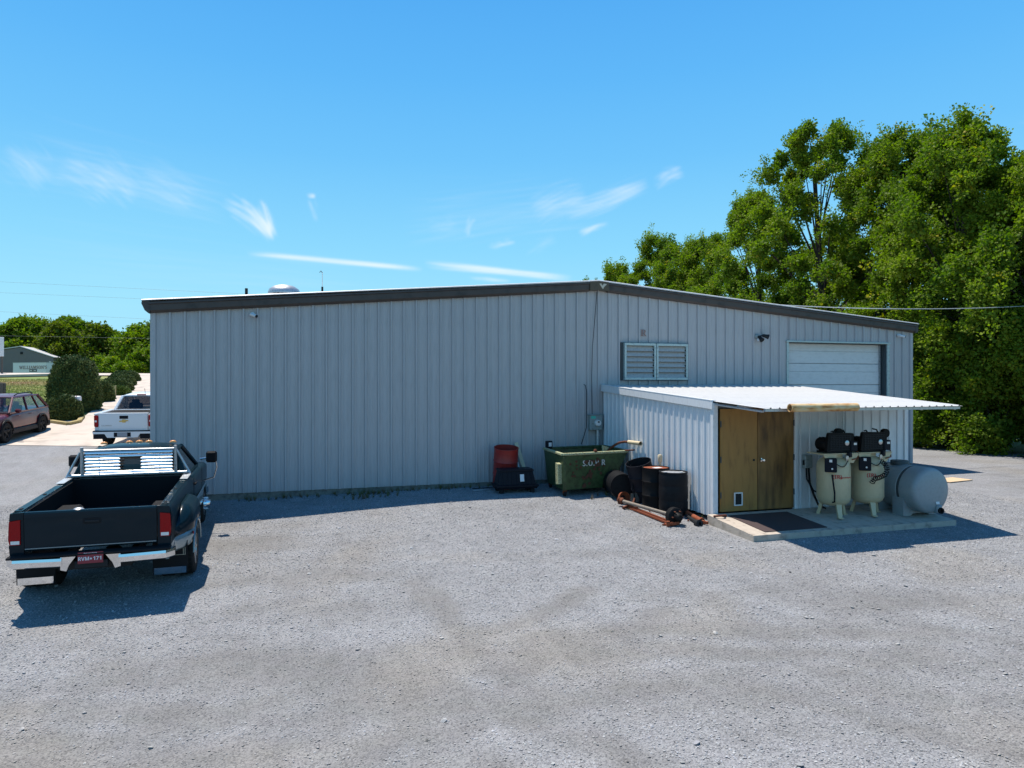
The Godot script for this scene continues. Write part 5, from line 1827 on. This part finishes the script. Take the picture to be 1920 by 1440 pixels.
func build_white_pickup():
	var p = V(-2.60, 0, -9.55)
	p.y = land(p.x, p.z - 1.5) - .04
	var t = base("pickup_truck", p, 0.0, "white pickup parked on the concrete drive beside the workshop corner", "pickup")
	t.basis = Basis(Vector3.UP, -.08) * Basis(Vector3.RIGHT, .06)
	var P = M.white_car_paint
	var s
	body(t, "bed_body", P, .02, 1.60, [[.02, .90], [.2, .93], [1.6, .94]], .52, [[.02, 1.16], [1.6, 1.16]], .05, [1.12], .44, .38)
	body(t, "cab_body", P, 1.64, 5.2, [[1.64, .94], [4.6, .94], [5.0, .90], [5.2, .80]], .48, [[1.64, 1.16], [3.7, 1.14], [4.8, 1.08], [5.2, .95]], .09, [4.38], .44, .38)
	s = new_st(); box(s, V(0, 1.165, -.82), V(1.5, .03, 1.5)); put("bed_opening", s, M.bed_liner, t)
	for sd in [1, -1]:
		s = new_st(); bar(s, V(.86 * sd, 1.185, 0), V(.86 * sd, 1.185, -1.62), .12, .06, Vector3.UP, .02); put("bed_rail", s, P, t)
	s = new_st(); box(s, V(0, .90, .015), V(1.52, .62, .05), Basis(), .02); box(s, V(0, 1.21, .0), V(1.56, .04, .08), Basis(), .012); var tg = put("tailgate", s, P, t)
	s = new_st(); box(s, V(0.02, 1.08, .043), V(.27, .11, .012), Basis(), .01); put("handle", s, M.navy_plastic, tg)
	s = new_st(); poly_prism(s, [Vector2(-.14, -.025), Vector2(-.05, -.025), Vector2(-.05, -.05), Vector2(.05, -.05), Vector2(.06, -.01), Vector2(.14, .0), Vector2(.13, .035), Vector2(.05, .035), Vector2(.05, .055), Vector2(-.05, .055), Vector2(-.06, .02), Vector2(-.15, .01)], .042, .052, Transform3D(Basis(), V(.02, .95, 0))); put("emblem", s, M.gold, tg)
	text("model_mark", "COLORADO", .045, M.galvanised, tg, Transform3D(Basis(), V(-.52, .80, .043)), .004)
	for sd in [1, -1]:
		s = new_st(); box(s, V(.845 * sd, .95, .0), V(.135, .40, .06), Basis(Vector3.UP, .15 * sd), .025); var tl = put("tail_light", s, M.tail_red, t)
		s = new_st(); box(s, V(.85 * sd, .95, .028), V(.07, .06, .012), Basis(Vector3.UP, .15 * sd)); put("reverse_lamp", s, M.lamp_white, tl)
	s = new_st()
	poly_prism(s, [Vector2(-.92, .60), Vector2(.92, .60), Vector2(.90, .53), Vector2(.55, .53), Vector2(.47, .40), Vector2(-.47, .40), Vector2(-.55, .53), Vector2(-.90, .53)], .02, .16); var bp = put("bumper", s, P, t)
	s = new_st(); box(s, V(0, .615, .05), V(1.84, .03, .16)); box(s, V(.72, .44, .06), V(.38, .17, .1)); box(s, V(-.72, .44, .06), V(.38, .17, .1)); box(s, V(0, .50, .155), V(.52, .15, .02)); put("bumper_insert", s, M.navy_plastic, bp)
	s = new_st(); box(s, V(0, .505, .17), V(.31, .13, .006)); put("license_plate", s, M.plate_pale, t)
	cabin(t, P, M.tint, [1.72, 4.0, .80, .82], [2.05, 3.25, .62, .64], 1.16, 1.66, [[.5, .42, .10]], .10)
	seat(t, -.38, 2.75, .62); seat(t, .38, 2.75, .62)
	s = new_st(); box(s, V(0, 1.70, -2.03), V(.30, .04, .05)); put("brake_lamp", s, M.tail_red, t)
	s = new_st(); tube(s, [V(.05, 1.75, -2.3), V(.05, 1.92, -2.25)], .008, 5); put("aerial", s, M.cable, t)
	for sd in [1, -1]:
		s = new_st(); box(s, V(1.05 * sd, 1.24, -3.65), V(.2, .17, .1), Basis(), .03); put("mirror", s, P, t)
		wheel(t, V(.82 * sd, .37, -1.12), .37, .25, sd, M.steel); wheel(t, V(.82 * sd, .37, -4.38), .37, .25, sd, M.steel)

func build_suv():
	var p = V(-6.9, 0, -12.3)
	p.y = land(-6.9, -13.6)
	var t = base("red_suv", p, 0.0, "dark red sport utility car with black roof rails parked on the concrete", "car")
	# local -z is forward; it faces the lot
	t.basis = Basis(Vector3.UP, PI - .10)
	t.basis = t.basis * Basis(Vector3.RIGHT, -.05)
	t.position = V(-7.62, land(-7.5, -13.5) - .02, -13.4)
	var P = M.red_paint
	var s
	body(t, "car_body", P, -2.30, 2.31, [[-2.3, .78], [-2.1, .88], [0, .915], [1.8, .90], [2.1, .84], [2.31, .66]], .46, [[-2.3, .98], [-2.0, 1.08], [.7, 1.02], [1.0, 1.0], [1.8, .93], [2.1, .86], [2.31, .74]], .12, [-1.38, 1.33], .41, .36, .05)
	body(t, "lower_cladding", M.navy_plastic, -2.28, 2.28, [[-2.28, .78], [-2.1, .89], [0, .925], [1.8, .91], [2.1, .85], [2.28, .68]], .26, [[-2.28, .47], [2.28, .47]], .05, [-1.38, 1.33], .40, .36)
	cabin(t, P, M.clear_glass, [-2.02, 1.02, .82, .84], [-1.60, .30, .62, .64], 1.02, 1.55, [[.26, .24, .07], [.56, .58, .08]], .08)
	seat(t, -.38, -.35, .5); seat(t, .38, -.35, .5)
	s = new_st(); box(s, V(0, 1.0, -.72), V(1.5, .1, .5), Basis(), .04); put("dashboard", s, M.seat_dark, t)
	for sd in [1, -1]:
		s = new_st(); tube(s, [V(.58 * sd, 1.60, 1.3), V(.60 * sd, 1.67, 1.15), V(.61 * sd, 1.67, .1), V(.60 * sd, 1.61, -.1)], .022, 8); put("roof_rail", s, M.black_plastic, t)
		s = new_st(); box(s, V(1.0 * sd, 1.09, -.72), V(.22, .14, .11), Basis(Vector3.UP, .2 * sd), .04); put("mirror", s, P, t)
		s = new_st(); poly_prism(s, [Vector2(.30, .80), Vector2(.80, .86), Vector2(.84, .80), Vector2(.78, .75), Vector2(.34, .74)], .0, .10, Transform3D(Basis(Vector3.UP, -.30 * sd) * (Basis() if sd > 0 else Basis(V(-1, 0, 0), Vector3.UP, Vector3.BACK)), V(.06 * sd, .0, -2.40 + .10))); put("headlight", s, M.tint, t)
		s = new_st(); lathe(s, [Vector2(0, 0), Vector2(.06, 0), Vector2(.05, .02), Vector2(0, .03)], 12, Transform3D(Basis(Vector3.RIGHT, -PI / 2), V(.60 * sd, .47, -2.22))); put("fog_lamp", s, M.lamp_white, t)
		for w in [-1.38, 1.33]:
			wheel(t, V(.80 * sd, .36, -w), .36, .24, sd, M.dark_metal, 5)
			s = new_st()
			var lip = []
			for i in 15:
				var a = lerpf(.02, PI - .02, i / 14.0)
				lip.append(V(.905 * sd, .36 + sin(a) * .43, -w - cos(a) * .43))
			tube(s, lip, .035, 6); put("arch_trim", s, M.black_plastic, t)
		s = new_st(); box(s, V(.918 * sd, .90, .5), V(.03, .03, .17), Basis(), .008); box(s, V(.918 * sd, .90, -.45), V(.03, .03, .17), Basis(), .008); put("door_handle", s, P, t)
	s = new_st()
	for i in 7: box(s, V(-.27 + i * .09, .73, -2.30), V(.05, .09, .05), Basis(), .008)
	put("grille", s, M.dark_metal, t)
	s = new_st(); box(s, V(0, .40, -2.25), V(1.0, .16, .08), Basis(), .02); put("intake", s, M.navy_plastic, t)
	s = new_st(); tube(s, [V(.05, 1.6, .9), V(.05, 1.92, 1.05)], .007, 5); put("aerial", s, M.cable, t)

# ------------------------------------------------------------------ plants
func leaf_spray(n: int, spread: float, size: float, seed_: int) -> ArrayMesh:
	var r := RandomNumberGenerator.new()
	r.seed = seed_
	var s = new_st()
	for i in n:
		var d = V(r.randfn(), r.randfn(), r.randfn()).normalized()
		var o = d * spread * pow(r.randf(), .5)
		var f = (d + V(r.randf_range(-.8, .8), r.randf_range(-1.0, .3), r.randf_range(-.8, .8))).normalized()
		var x = f.cross(V(r.randfn(), r.randfn(), r.randfn())).normalized()
		var nn = x.cross(f)
		var L = size * r.randf_range(.7, 1.25)
		var tip = o + f * L
		var a = o + f * L * .45 + x * L * .42 + nn * L * .10
		var b = o + f * L * .45 - x * L * .42 + nn * L * .10
		tri(s, o, a, tip); tri(s, o, tip, b)
	s.generate_normals()
	return s.commit()

func crown(parent, called, lobes: Array, per_lobe: int, mesh: ArrayMesh, m: Material, cols: Array, r: RandomNumberGenerator, scale_lo := .8, scale_hi := 1.3) -> MultiMeshInstance3D:
	var mm := MultiMesh.new()
	mm.transform_format = MultiMesh.TRANSFORM_3D
	mm.use_colors = true
	mm.mesh = mesh
	mm.instance_count = lobes.size() * per_lobe
	var i = 0
	var mid = Vector3()
	for lb in lobes: mid += lb[0]
	mid /= lobes.size()
	var run = 7
	for lb in lobes:
		var tone = r.randf()
		var out = V(lb[0].x - mid.x, 0.0, lb[0].z - mid.z).normalized()
		var k = 0
		while k < per_lobe:
			# a leafy twig leaving the limb's end, outwards and up, its tip drooping
			var d = (V(r.randfn(), r.randfn(), r.randfn()).normalized() * 1.1 + out * .55 + V(0, .5, 0)).normalized()
			var L = r.randf_range(.75, 1.6)
			var bend = V(r.randf_range(-.25, .25), r.randf_range(-.35, .1), r.randf_range(-.25, .25))
			var tt = clampf(tone * .55 + r.randf() * .5, 0.0, 1.0)
			for j in run:
				if k >= per_lobe: break
				var u = (j + r.randf()) / run
				var p = lb[0] + V(d.x * lb[1].x, d.y * lb[1].y, d.z * lb[1].z) * L * u + bend * u * u * lb[1].x + V(r.randfn(), r.randfn(), r.randfn()) * .11 * lb[1].x
				var sc = r.randf_range(scale_lo, scale_hi) * (1.1 - .45 * u)
				var b = Basis.from_euler(V(r.randf_range(0, TAU), r.randf_range(0, TAU), r.randf_range(0, TAU))).scaled(Vector3.ONE * sc)
				mm.set_instance_transform(i, Transform3D(b, p))
				var c: Color = cols[0].lerp(cols[1], clampf(tt + r.randf_range(-.15, .15), 0.0, 1.0))
				if r.randf() < .02: c = cols[2]
				var g = r.randf_range(.85, 1.18)
				mm.set_instance_color(i, Color(c.r * g, c.g * g, c.b * g))
				i += 1
				k += 1
	var o := MultiMeshInstance3D.new()
	o.name = called
	o.multimesh = mm
	o.material_override = m
	parent.add_child(o, true)
	o.set_meta("kind", "stuff")
	return o

func tree(called, label, group, at: Vector3, h: float, R: float, from: float, nl: int, per: int, mesh, cols: Array, seed_: int, lobe_r := 1.25, upright := 1.25):
	var r := RandomNumberGenerator.new()
	r.seed = seed_
	var t = base(called, at, 0.0, label, "tree", group)
	var lobes = []
	var s = new_st()
	var lean = V(r.randf_range(-.04, .04), 0, r.randf_range(-.04, .04)) * h
	var tr = []
	var rad = []
	for i in 7:
		var k = i / 6.0
		tr.append(V(0, -.15, 0) + V(lean.x * k * k, (h * .86) * k, lean.z * k * k) + V(r.randf_range(-.12, .12), 0, r.randf_range(-.12, .12)) * k)
		rad.append(lerpf(h * .022, h * .004, pow(k, .8)))
	tube(s, tr, rad, 10)
	for i in nl:
		# crown outline: widest a third of the way up, drawn in to the top
		var k = (i + r.randf()) / nl
		k = pow(k, .9)
		var w = sin(clampf(PI * pow(k, .75), 0, PI)) * .82 + .18
		var a = i * 2.39996 + r.randf_range(-.4, .4)
		var q = sqrt(r.randf_range(.12, 1.0))
		var y = lerpf(from * h, h - lobe_r * .9, k)
		var c = V(cos(a) * R * w * q, y + (1.0 - q) * .6, sin(a) * R * w * q) + lean * k * k
		var lr = lobe_r * r.randf_range(.6, 1.25) * (1.0 - .35 * k)
		lobes.append([c, V(lr, lr * upright * r.randf_range(.85, 1.25), lr)])
		if i % 3 == 0:
			var j = clampf((y - h * .12) / h, .12, .82) * 6.0
			var ja = int(j)
			var o = tr[ja].lerp(tr[mini(ja + 1, 6)], j - ja) - V(0, h * .05, 0)
			var mid = o.lerp(c, .55) + V(0, .25, 0)
			var r0 = h * .0075 * (1.1 - k * .7)
			tube(s, [o, mid, c], [r0, r0 * .6, r0 * .22], 6)
	put("trunk", s, M.bark, t)
	crown(t, "crown", lobes, per, mesh, M.leaf, cols, r)
	return t

func hedge(called, label, group, at: Vector3, size: Vector3, n: int, mesh, cols: Array, seed_: int, flat := 1.0):
	var r := RandomNumberGenerator.new()
	r.seed = seed_
	var b = base(called, at, 0.0, label, "bush", group)
	var s = new_st()
	var prof = []
	for i in 13:
		var a = PI * .5 * i / 12.0
		prof.append(Vector2(pow(cos(a), .62) * .5 * .93, pow(sin(a), .85) * .95))
	prof.insert(0, Vector2(.43, -.08))
	prof[prof.size() - 1].x = 0.0
	lathe(s, prof, 24, Transform3D(Basis().scaled(size), Vector3()))
	put("core", s, M.hedge_core, b)
	var mm := MultiMesh.new()
	mm.transform_format = MultiMesh.TRANSFORM_3D
	mm.use_colors = true
	mm.mesh = mesh
	mm.instance_count = n
	for i in n:
		var a = asin(pow(r.randf(), .85))
		var th = r.randf_range(0, TAU)
		var lump = 1.0 + .05 * sin(th * 5.0 + a * 4.0) * cos(a * 6.0 + th) + r.randf_range(-.035, .025)
		var p = V(pow(cos(a), .62) * .5 * cos(th), pow(sin(a), .85), pow(cos(a), .62) * .5 * sin(th)) * lump
		mm.set_instance_transform(i, Transform3D(Basis.from_euler(V(r.randf_range(0, TAU), r.randf_range(0, TAU), 0)).scaled(Vector3.ONE * r.randf_range(.8, 1.3)), p * size))
		var c: Color = cols[0].lerp(cols[1], r.randf())
		var g = r.randf_range(.75, 1.25)
		mm.set_instance_color(i, Color(c.r * g, c.g * g, c.b * g))
	var o := MultiMeshInstance3D.new()
	o.name = "foliage"
	o.multimesh = mm
	o.material_override = M.hedge_leaf
	b.add_child(o, true)
	o.set_meta("kind", "stuff")

func view(px: float, D: float) -> Vector3:      # a place on the land, by bearing and distance from where the survey was made
	var a = deg_to_rad(17.34)
	var X = (px - 960.0) / 1280.0 * D
	return V(3.112 + X * cos(a) + D * sin(a), 0, 16.733 + X * sin(a) - D * cos(a))

func on_land(p: Vector3, dy := 0.0) -> Vector3:
	return V(p.x, land(p.x, p.z) + dy, p.z)

func build_plants():
	var sp = leaf_spray(14, .27, .15, 3)
	var sp_far = leaf_spray(12, .75, .46, 5)
	var sp_small = leaf_spray(9, .10, .075, 7)
	var bright = [Color(.08, .145, .014), Color(.24, .30, .026), Color(.38, .33, .03)]
	var big = [
		[1545, 38.0, 17.2, 5.6, 66, "tall maple with twin pointed tops behind the overhead door", bright, 101],
		[1688, 33.5, 15.4, 5.0, 66, "tallest broad maple beside the workshop corner", bright, 102],
		[1812, 29.0, 13.8, 4.7, 62, "slender topped maple next to the tallest maple", bright, 103],
		[1948, 26.8, 11.6, 4.7, 58, "yellowing maple at the far edge of the lot", bright, 104],
		[1432, 43.0, 15.0, 5.0, 52, "rounded maple stepping down behind the roof", bright, 105],
		[1325, 51.0, 14.0, 5.0, 50, "mid green tree half hidden by the roof slope", bright, 106],
		[1240, 57.0, 15.4, 5.0, 48, "dark feathery tree behind the roof slope", bright, 107],
		[1168, 60.0, 13.6, 5.0, 46, "low tree just showing over the roof peak", bright, 108],
		[2060, 30.0, 14.0, 4.8, 44, "leafy maple past the lot's end", bright, 109],
		[1285, 54.0, 14.0, 4.8, 46, "leafy tree between the dark feathery tree and the mid green tree", bright, 112],
		[1760, 41.0, 15.0, 5.5, 46, "tree standing behind the tallest maple", bright, 110],
		[1900, 37.0, 15.0, 5.5, 46, "tree standing behind the yellowing maple", bright, 111]]
	for e in big:
		var p = view(e[0], e[1])
		tree("maple_tree", e[5], "trees along the lot", on_land(p), e[2], e[3], .13, int(e[4] * 1.38), 77, sp, e[6], e[7], 1.0, 1.15)
	tree("maple_tree", "tiny treetop tip rising past the roof peak", "trees along the lot", on_land(view(1091, 72.0)), 13.9, 1.1, .5, 10, 60, sp, bright, 140, .9)
	# shrubs and saplings along the edge of the stones
	var shrubs = [[28.6, -9.0, 4.6, 2.4, bright], [28.3, -6.6, 3.2, 2.2, bright], [28.9, -4.6, 5.4, 2.4, bright], [28.6, -2.6, 3.4, 2.0, bright], [29.0, -.8, 5.6, 2.5, bright], [28.7, 1.4, 4.2, 2.3, bright], [29.2, 3.4, 5.2, 2.4, bright], [29.0, 5.6, 4.4, 2.4, bright], [31.0, -6.0, 6.6, 2.8, bright], [31.2, -1.5, 7.0, 2.8, bright], [31.4, 2.6, 7.0, 2.8, bright], [29.6, -12.5, 6.0, 2.8, bright], [31.0, -17.0, 7.0, 3.0, bright]]
	var sl = ["tall dark shrub behind the workshop's far corner", "low dark shrub at the edge of the stones by the workshop", "dark leafy sapling thicket beside the stones", "low leafy shrub at the lot's edge", "tall dark bush under the maples beyond the tank", "dark bush at the foot of the yellowing maple", "dense dark bush at the lot's end", "bright bush past the lot's end", "tall understory bush behind the low leafy shrub", "tall understory bush behind the sapling thicket", "tall understory bush under the yellowing maple", "dark bush further along the workshop's side", "bush at the back of the workshop's side"]
	for i in shrubs.size():
		var e = shrubs[i]
		var r := RandomNumberGenerator.new()
		r.seed = 300 + i
		var b = base("shrub", on_land(V(e[0], 0, e[1])), 0.0, sl[i], "shrub", "shrubs under the maples")
		var lobes = []
		var s = new_st()
		for k in 26:
			var q = pow(r.randf(), 1.25)
			var a = r.randf_range(0, TAU)
			var c = V(cos(a) * e[3] * (1.0 - q * .6) * r.randf_range(.2, .8), .35 + q * (e[2] - .8), sin(a) * e[3] * (1.0 - q * .6) * r.randf_range(.2, .8))
			var lr = r.randf_range(.55, .95)
			lobes.append([c, V(lr, lr * 1.1, lr)])
			if k % 2 == 0:
				tube(s, [V(r.randf_range(-.15, .15), -.1, r.randf_range(-.15, .15)), c * .5 + V(0, .1, 0), c], [.035, .025, .008], 5)
		put("stem", s, M.bark, b)
		crown(b, "foliage", lobes, 56, sp, M.leaf, e[4], r)
	# far line of trees up the rise
	var yel = [Color(.08, .12, .016), Color(.18, .20, .026), Color(.32, .28, .03)]
	var fars = [[-25, 128, 11.2, bright, "dark tree behind the white sign board"], [28, 126, 11.9, bright, "round topped tree behind the grey gabled building"], [75, 128, 12.0, bright, "slim spiky tree beyond the trailer"], [112, 125, 11.4, yel, "yellowish tree in the far row"], [146, 128, 12.0, bright, "tall tree above the big clipped bush"], [183, 126, 11.0, yel, "olive tree in the far row beside the dip"], [222, 132, 9.6, bright, "lower tree at the dip in the far row"], [258, 120, 10.2, bright, "broad dark tree beside the workshop corner"], [300, 120, 10.8, bright, "dark tree partly behind the workshop"], [345, 122, 12.0, bright, "tree hidden mostly by the workshop"], [50, 138, 13.0, bright, "dark tree filling the far row behind the slim one"], [130, 138, 13.4, bright, "dark tree filling the far row behind the yellowish one"], [205, 140, 11.0, bright, "dark tree filling the far row behind the olive one"], [-70, 128, 12.5, bright, "dark tree at the far row's end"]]
	for i in fars.size():
		var e = fars[i]
		tree("far_tree", e[4], "trees in the far row", on_land(view(e[0], e[1])), e[2], 3.9, .10, 44, 30, sp_far, e[3], 500 + i, 1.5, 1.15)
	var lows = [[215, 104, 2.6, "green thicket at the end of the far road"], [245, 100, 2.2, "brownish thicket before the tan bank"], [268, 98, 3.8, "bright green sapling thicket by the workshop corner"], [290, 98, 4.6, "bright leafy sapling partly behind the workshop"], [190, 106, 3.0, "green bush under the olive tree"]]
	for i in lows.size():
		var e = lows[i]
		var r := RandomNumberGenerator.new()
		r.seed = 700 + i
		var b = base("thicket", on_land(view(e[0], e[1])), 0.0, e[3], "shrub", "thickets below the far row")
		var lobes = []
		for k in 9:
			lobes.append([V(r.randf_range(-1.5, 1.5), r.randf_range(.4, e[2]), r.randf_range(-1.2, 1.2)), Vector3.ONE * r.randf_range(.7, 1.1)])
		var s = new_st()
		for k in 4: tube(s, [V(0, -.2, 0), lobes[k][0]], [.05, .015], 5)
		put("stem", s, M.bark, b)
		crown(b, "foliage", lobes, 45, sp_far, M.leaf, bright, r, .5, .8)
	# clipped bushes by the drive
	var hc = [Color(.055, .08, .022), Color(.12, .15, .04)]
	var hb = [Color(.06, .095, .016), Color(.13, .18, .026)]
	hedge("clipped_bush", "big dome shaped dark clipped bush beside the driveway", "clipped bushes by the driveway", on_land(view(140, 33.0)), V(2.15, 2.45, 2.1), 4200, sp_small, hc, 41)
	hedge("clipped_bush", "low rounded dark bush on the kerbed island behind the red car", "clipped bushes by the driveway", on_land(view(121, 30.0)), V(1.25, .90, 1.1), 2400, sp_small, hc, 42)
	hedge("clipped_bush", "small bush tucked behind the big dome", "clipped bushes by the driveway", on_land(view(192, 37.0)), V(1.0, .95, 1.0), 1600, sp_small, hc, 43)
	var lab = ["bright green low mound first in the row up the drive", "wide clipped mound second in the row up the drive", "clipped mound third in the row up the drive", "greyish clipped mound last in the row up the drive"]
	var row = [[217, 41.0, V(1.5, .45, 1.3), hb], [219, 44.0, V(1.8, .70, 1.5), hc], [227, 48.5, V(1.8, .70, 1.6), hc], [235, 53.0, V(2.0, .70, 1.7), hc]]
	for i in 4:
		hedge("clipped_bush", lab[i], "clipped bushes by the driveway", on_land(view(row[i][0], row[i][1])), row[i][2], 1500, sp_small, row[i][3], 50 + i)

# ------------------------------------------------------------------ up the rise
func build_far():
	var s
	var y0 = 2.9
	var gb = base("grey_building", view(38, 116.0) + V(0, y0, 0), -.02, "far grey gabled metal building with a pale roof", "building")
	gb.basis = Basis(Vector3.UP, deg_to_rad(-17.34 + 16.0))
	s = new_st()
	poly_prism(s, [Vector2(-9.5, 0), Vector2(4.9, 0), Vector2(4.9, 4.25), Vector2(0, 5.95), Vector2(-9.5, 4.25)], -14.0, 0.0)
	put("wall", s, M.grey_siding, gb)
	s = new_st()
	poly_prism(s, [Vector2(-9.8, 4.28), Vector2(0, 6.05), Vector2(5.1, 4.25), Vector2(5.1, 4.38), Vector2(0, 6.2), Vector2(-9.8, 4.42)], -14.2, .15)
	put("roof", s, M.roof_metal, gb)
	s = new_st(); box(s, V(.2, 5.0, .06), V(.35, .4, .1)); put("vent", s, M.dark_metal, gb)
	s = new_st(); box(s, V(4.45, 3.45, .1), V(.28, .34, .18)); put("wall_lamp", s, M.lamp_white, gb)
	# trailer
	var tp = view(24, 100.0); var tq = view(86, 98.0)
	var tl = base("box_trailer", tp + V(0, 3.05, 0), 0.0, "white box trailer with an arched name standing before the grey building", "trailer")
	var dir = (tq - tp); var L = dir.length()
	tl.basis = Basis(Vector3.UP, -atan2(dir.z, dir.x))
	s = new_st(); box(s, V(L * .5, 1.73, -1.25), V(L, 1.9, 2.5), Basis(), .04); put("box", s, M.white_paint, tl)
	s = new_st(); box(s, V(L * .5, 2.70, -1.25), V(L + .06, .05, 2.56)); put("roof_edge", s, M.galvanised, tl)
	s = new_st(); box(s, V(L * .5, .7, -1.25), V(L * .9, .2, 1.6)); put("chassis", s, M.dark_metal, tl)
	for x in [L * .72, L * .86]:
		s = new_st(); tube(s, [V(x, .45, -.1), V(x, .45, -.4)], .45, 16); put("wheel", s, M.tyre, tl)
	text("name_lettering", "WILLIAMSON'S", .52, M.faded_print, tl, Transform3D(Basis(), V(L * .62, 1.98, .02)), .01, true)
	s = new_st(); box(s, V(L * .62, 1.53, .02), V(1.5, .34, .02), Basis(), .01); put("name_plate", s, M.dark_metal, tl)
	s = new_st(); box(s, V(L * .62 - .38, 1.53, .035), V(.5, .12, .01)); box(s, V(L * .62 + .38, 1.53, .035), V(.5, .12, .01)); put("plate_print", s, M.lamp_white, tl)
	# sign board at the frame's edge
	var sg = base("sign_board", on_land(view(-6, 60.0)), 0.0, "white sign board on posts above the grass bank", "sign")
	sg.basis = Basis(Vector3.UP, deg_to_rad(-17.34))
	s = new_st(); box(s, V(0, 2.35, 0), V(1.2, 1.7, .12), Basis(), .02); put("board", s, M.white_paint, sg)
	for x in [-.45, .45]:
		s = new_st(); box(s, V(x, .75, 0), V(.1, 1.55, .1)); put("post", s, M.wood_post, sg)
	# wooden gate posts behind the red car
	for e in [[2.0, "thick grey wooden gate post beside the grass", .26], [8.2, "slim dark gate post with a bent top rail beside the grass", .10]]:
		s = new_st()
		var p = on_land(view(e[0], 31.0), -.1)
		box(s, p + V(0, .75, 0), V(e[2], 1.5, e[2]), Basis(), .015)
		if e[2] < .2: bar(s, p + V(0, 1.46, 0), p + V(-.2, 1.5, .03), .06, .06)
		tag(put("gate_post", s, M.wood_post), e[1], "post", "gate posts by the grass")
	# mail box
	var mb = base("mailbox", on_land(view(142, 30.2)), deg_to_rad(-17.34), "white mailbox on a slim post beside the low bush", "mailbox")
	s = new_st(); bar(s, V(0, -.2, 0), V(0, .98, 0), .07, .07); put("post", s, M.galvanised, mb)
	s = new_st()
	var rings = []
	mb.scale = Vector3.ONE * .82
	for x in [-.26, -.25, .25, .26]:
		var k = .92 if absf(x) > .255 else 1.0
		var ring = []
		for i in 9:
			var a = PI * i / 8.0
			ring.append(V(x, 1.10 + sin(a) * .12 * k, cos(a) * .10 * k))
		ring.append(V(x, .97, -.10 * k)); ring.append(V(x, .97, .10 * k))
		rings.append(ring)
	loft(s, rings); put("box", s, M.white_paint, mb)
	s = new_st(); box(s, V(.1, 1.2, .115), V(.03, .12, .01)); put("flag", s, M.tail_red, mb)
	# kerbed island
	s = new_st()
	var pts = []
	for q in [[95, 29.0], [128, 28.6], [148, 29.2], [155, 30.5]]: pts.append(on_land(view(q[0], q[1]), .05))
	for i in 3: bar(s, pts[i], pts[i + 1], .18, .16, Vector3.UP, .02)
	tag(put("island_kerb", s, M.kerb_yellow), "faded yellow kerb round the low bush's island", "kerb", "", "structure")
	# little yellow barrier
	var gt = base("yellow_barrier", on_land(view(211, 39.0)), deg_to_rad(-10), "small yellow metal barrier beside the driveway bushes", "barrier")
	for e in [[V(-.16, -.1, 0), V(-.16, .48, 0)], [V(.14, -.1, 0), V(.14, .72, 0)]]:
		s = new_st(); bar(s, e[0], e[1], .075, .075); put("post", s, M.gate_yellow, gt)
	s = new_st(); bar(s, V(-.16, .1, 0), V(.14, .32, 0), .04, .05); bar(s, V(-.16, .32, 0), V(.14, .66, 0), .04, .05); bar(s, V(-.6, .5, -.1), V(-.16, .5, 0), .04, .06); put("brace", s, M.gate_yellow, gt)
	# tan bank beyond the road
	s = new_st()
	var bk = on_land(view(240, 108.0))
	lathe(s, [Vector2(9, -.5), Vector2(6.5, .8), Vector2(4, 1.35), Vector2(0, 1.5)], 20, Transform3D(Basis().scaled(V(1, 1, .5)), bk))
	tag(put("bank", s, M.far_tan), "tan earth bank below the far trees", "bank", "", "structure")

func _ready():
	rng.seed = 11
	setup_light()
	setup_materials()
	build_ground()
	rng.seed = 21
	build_main()
	build_shed()
	build_fittings()
	build_compressors()
	build_scrap()
	build_dually()
	build_white_pickup()
	build_suv()
	build_far()
	build_plants()
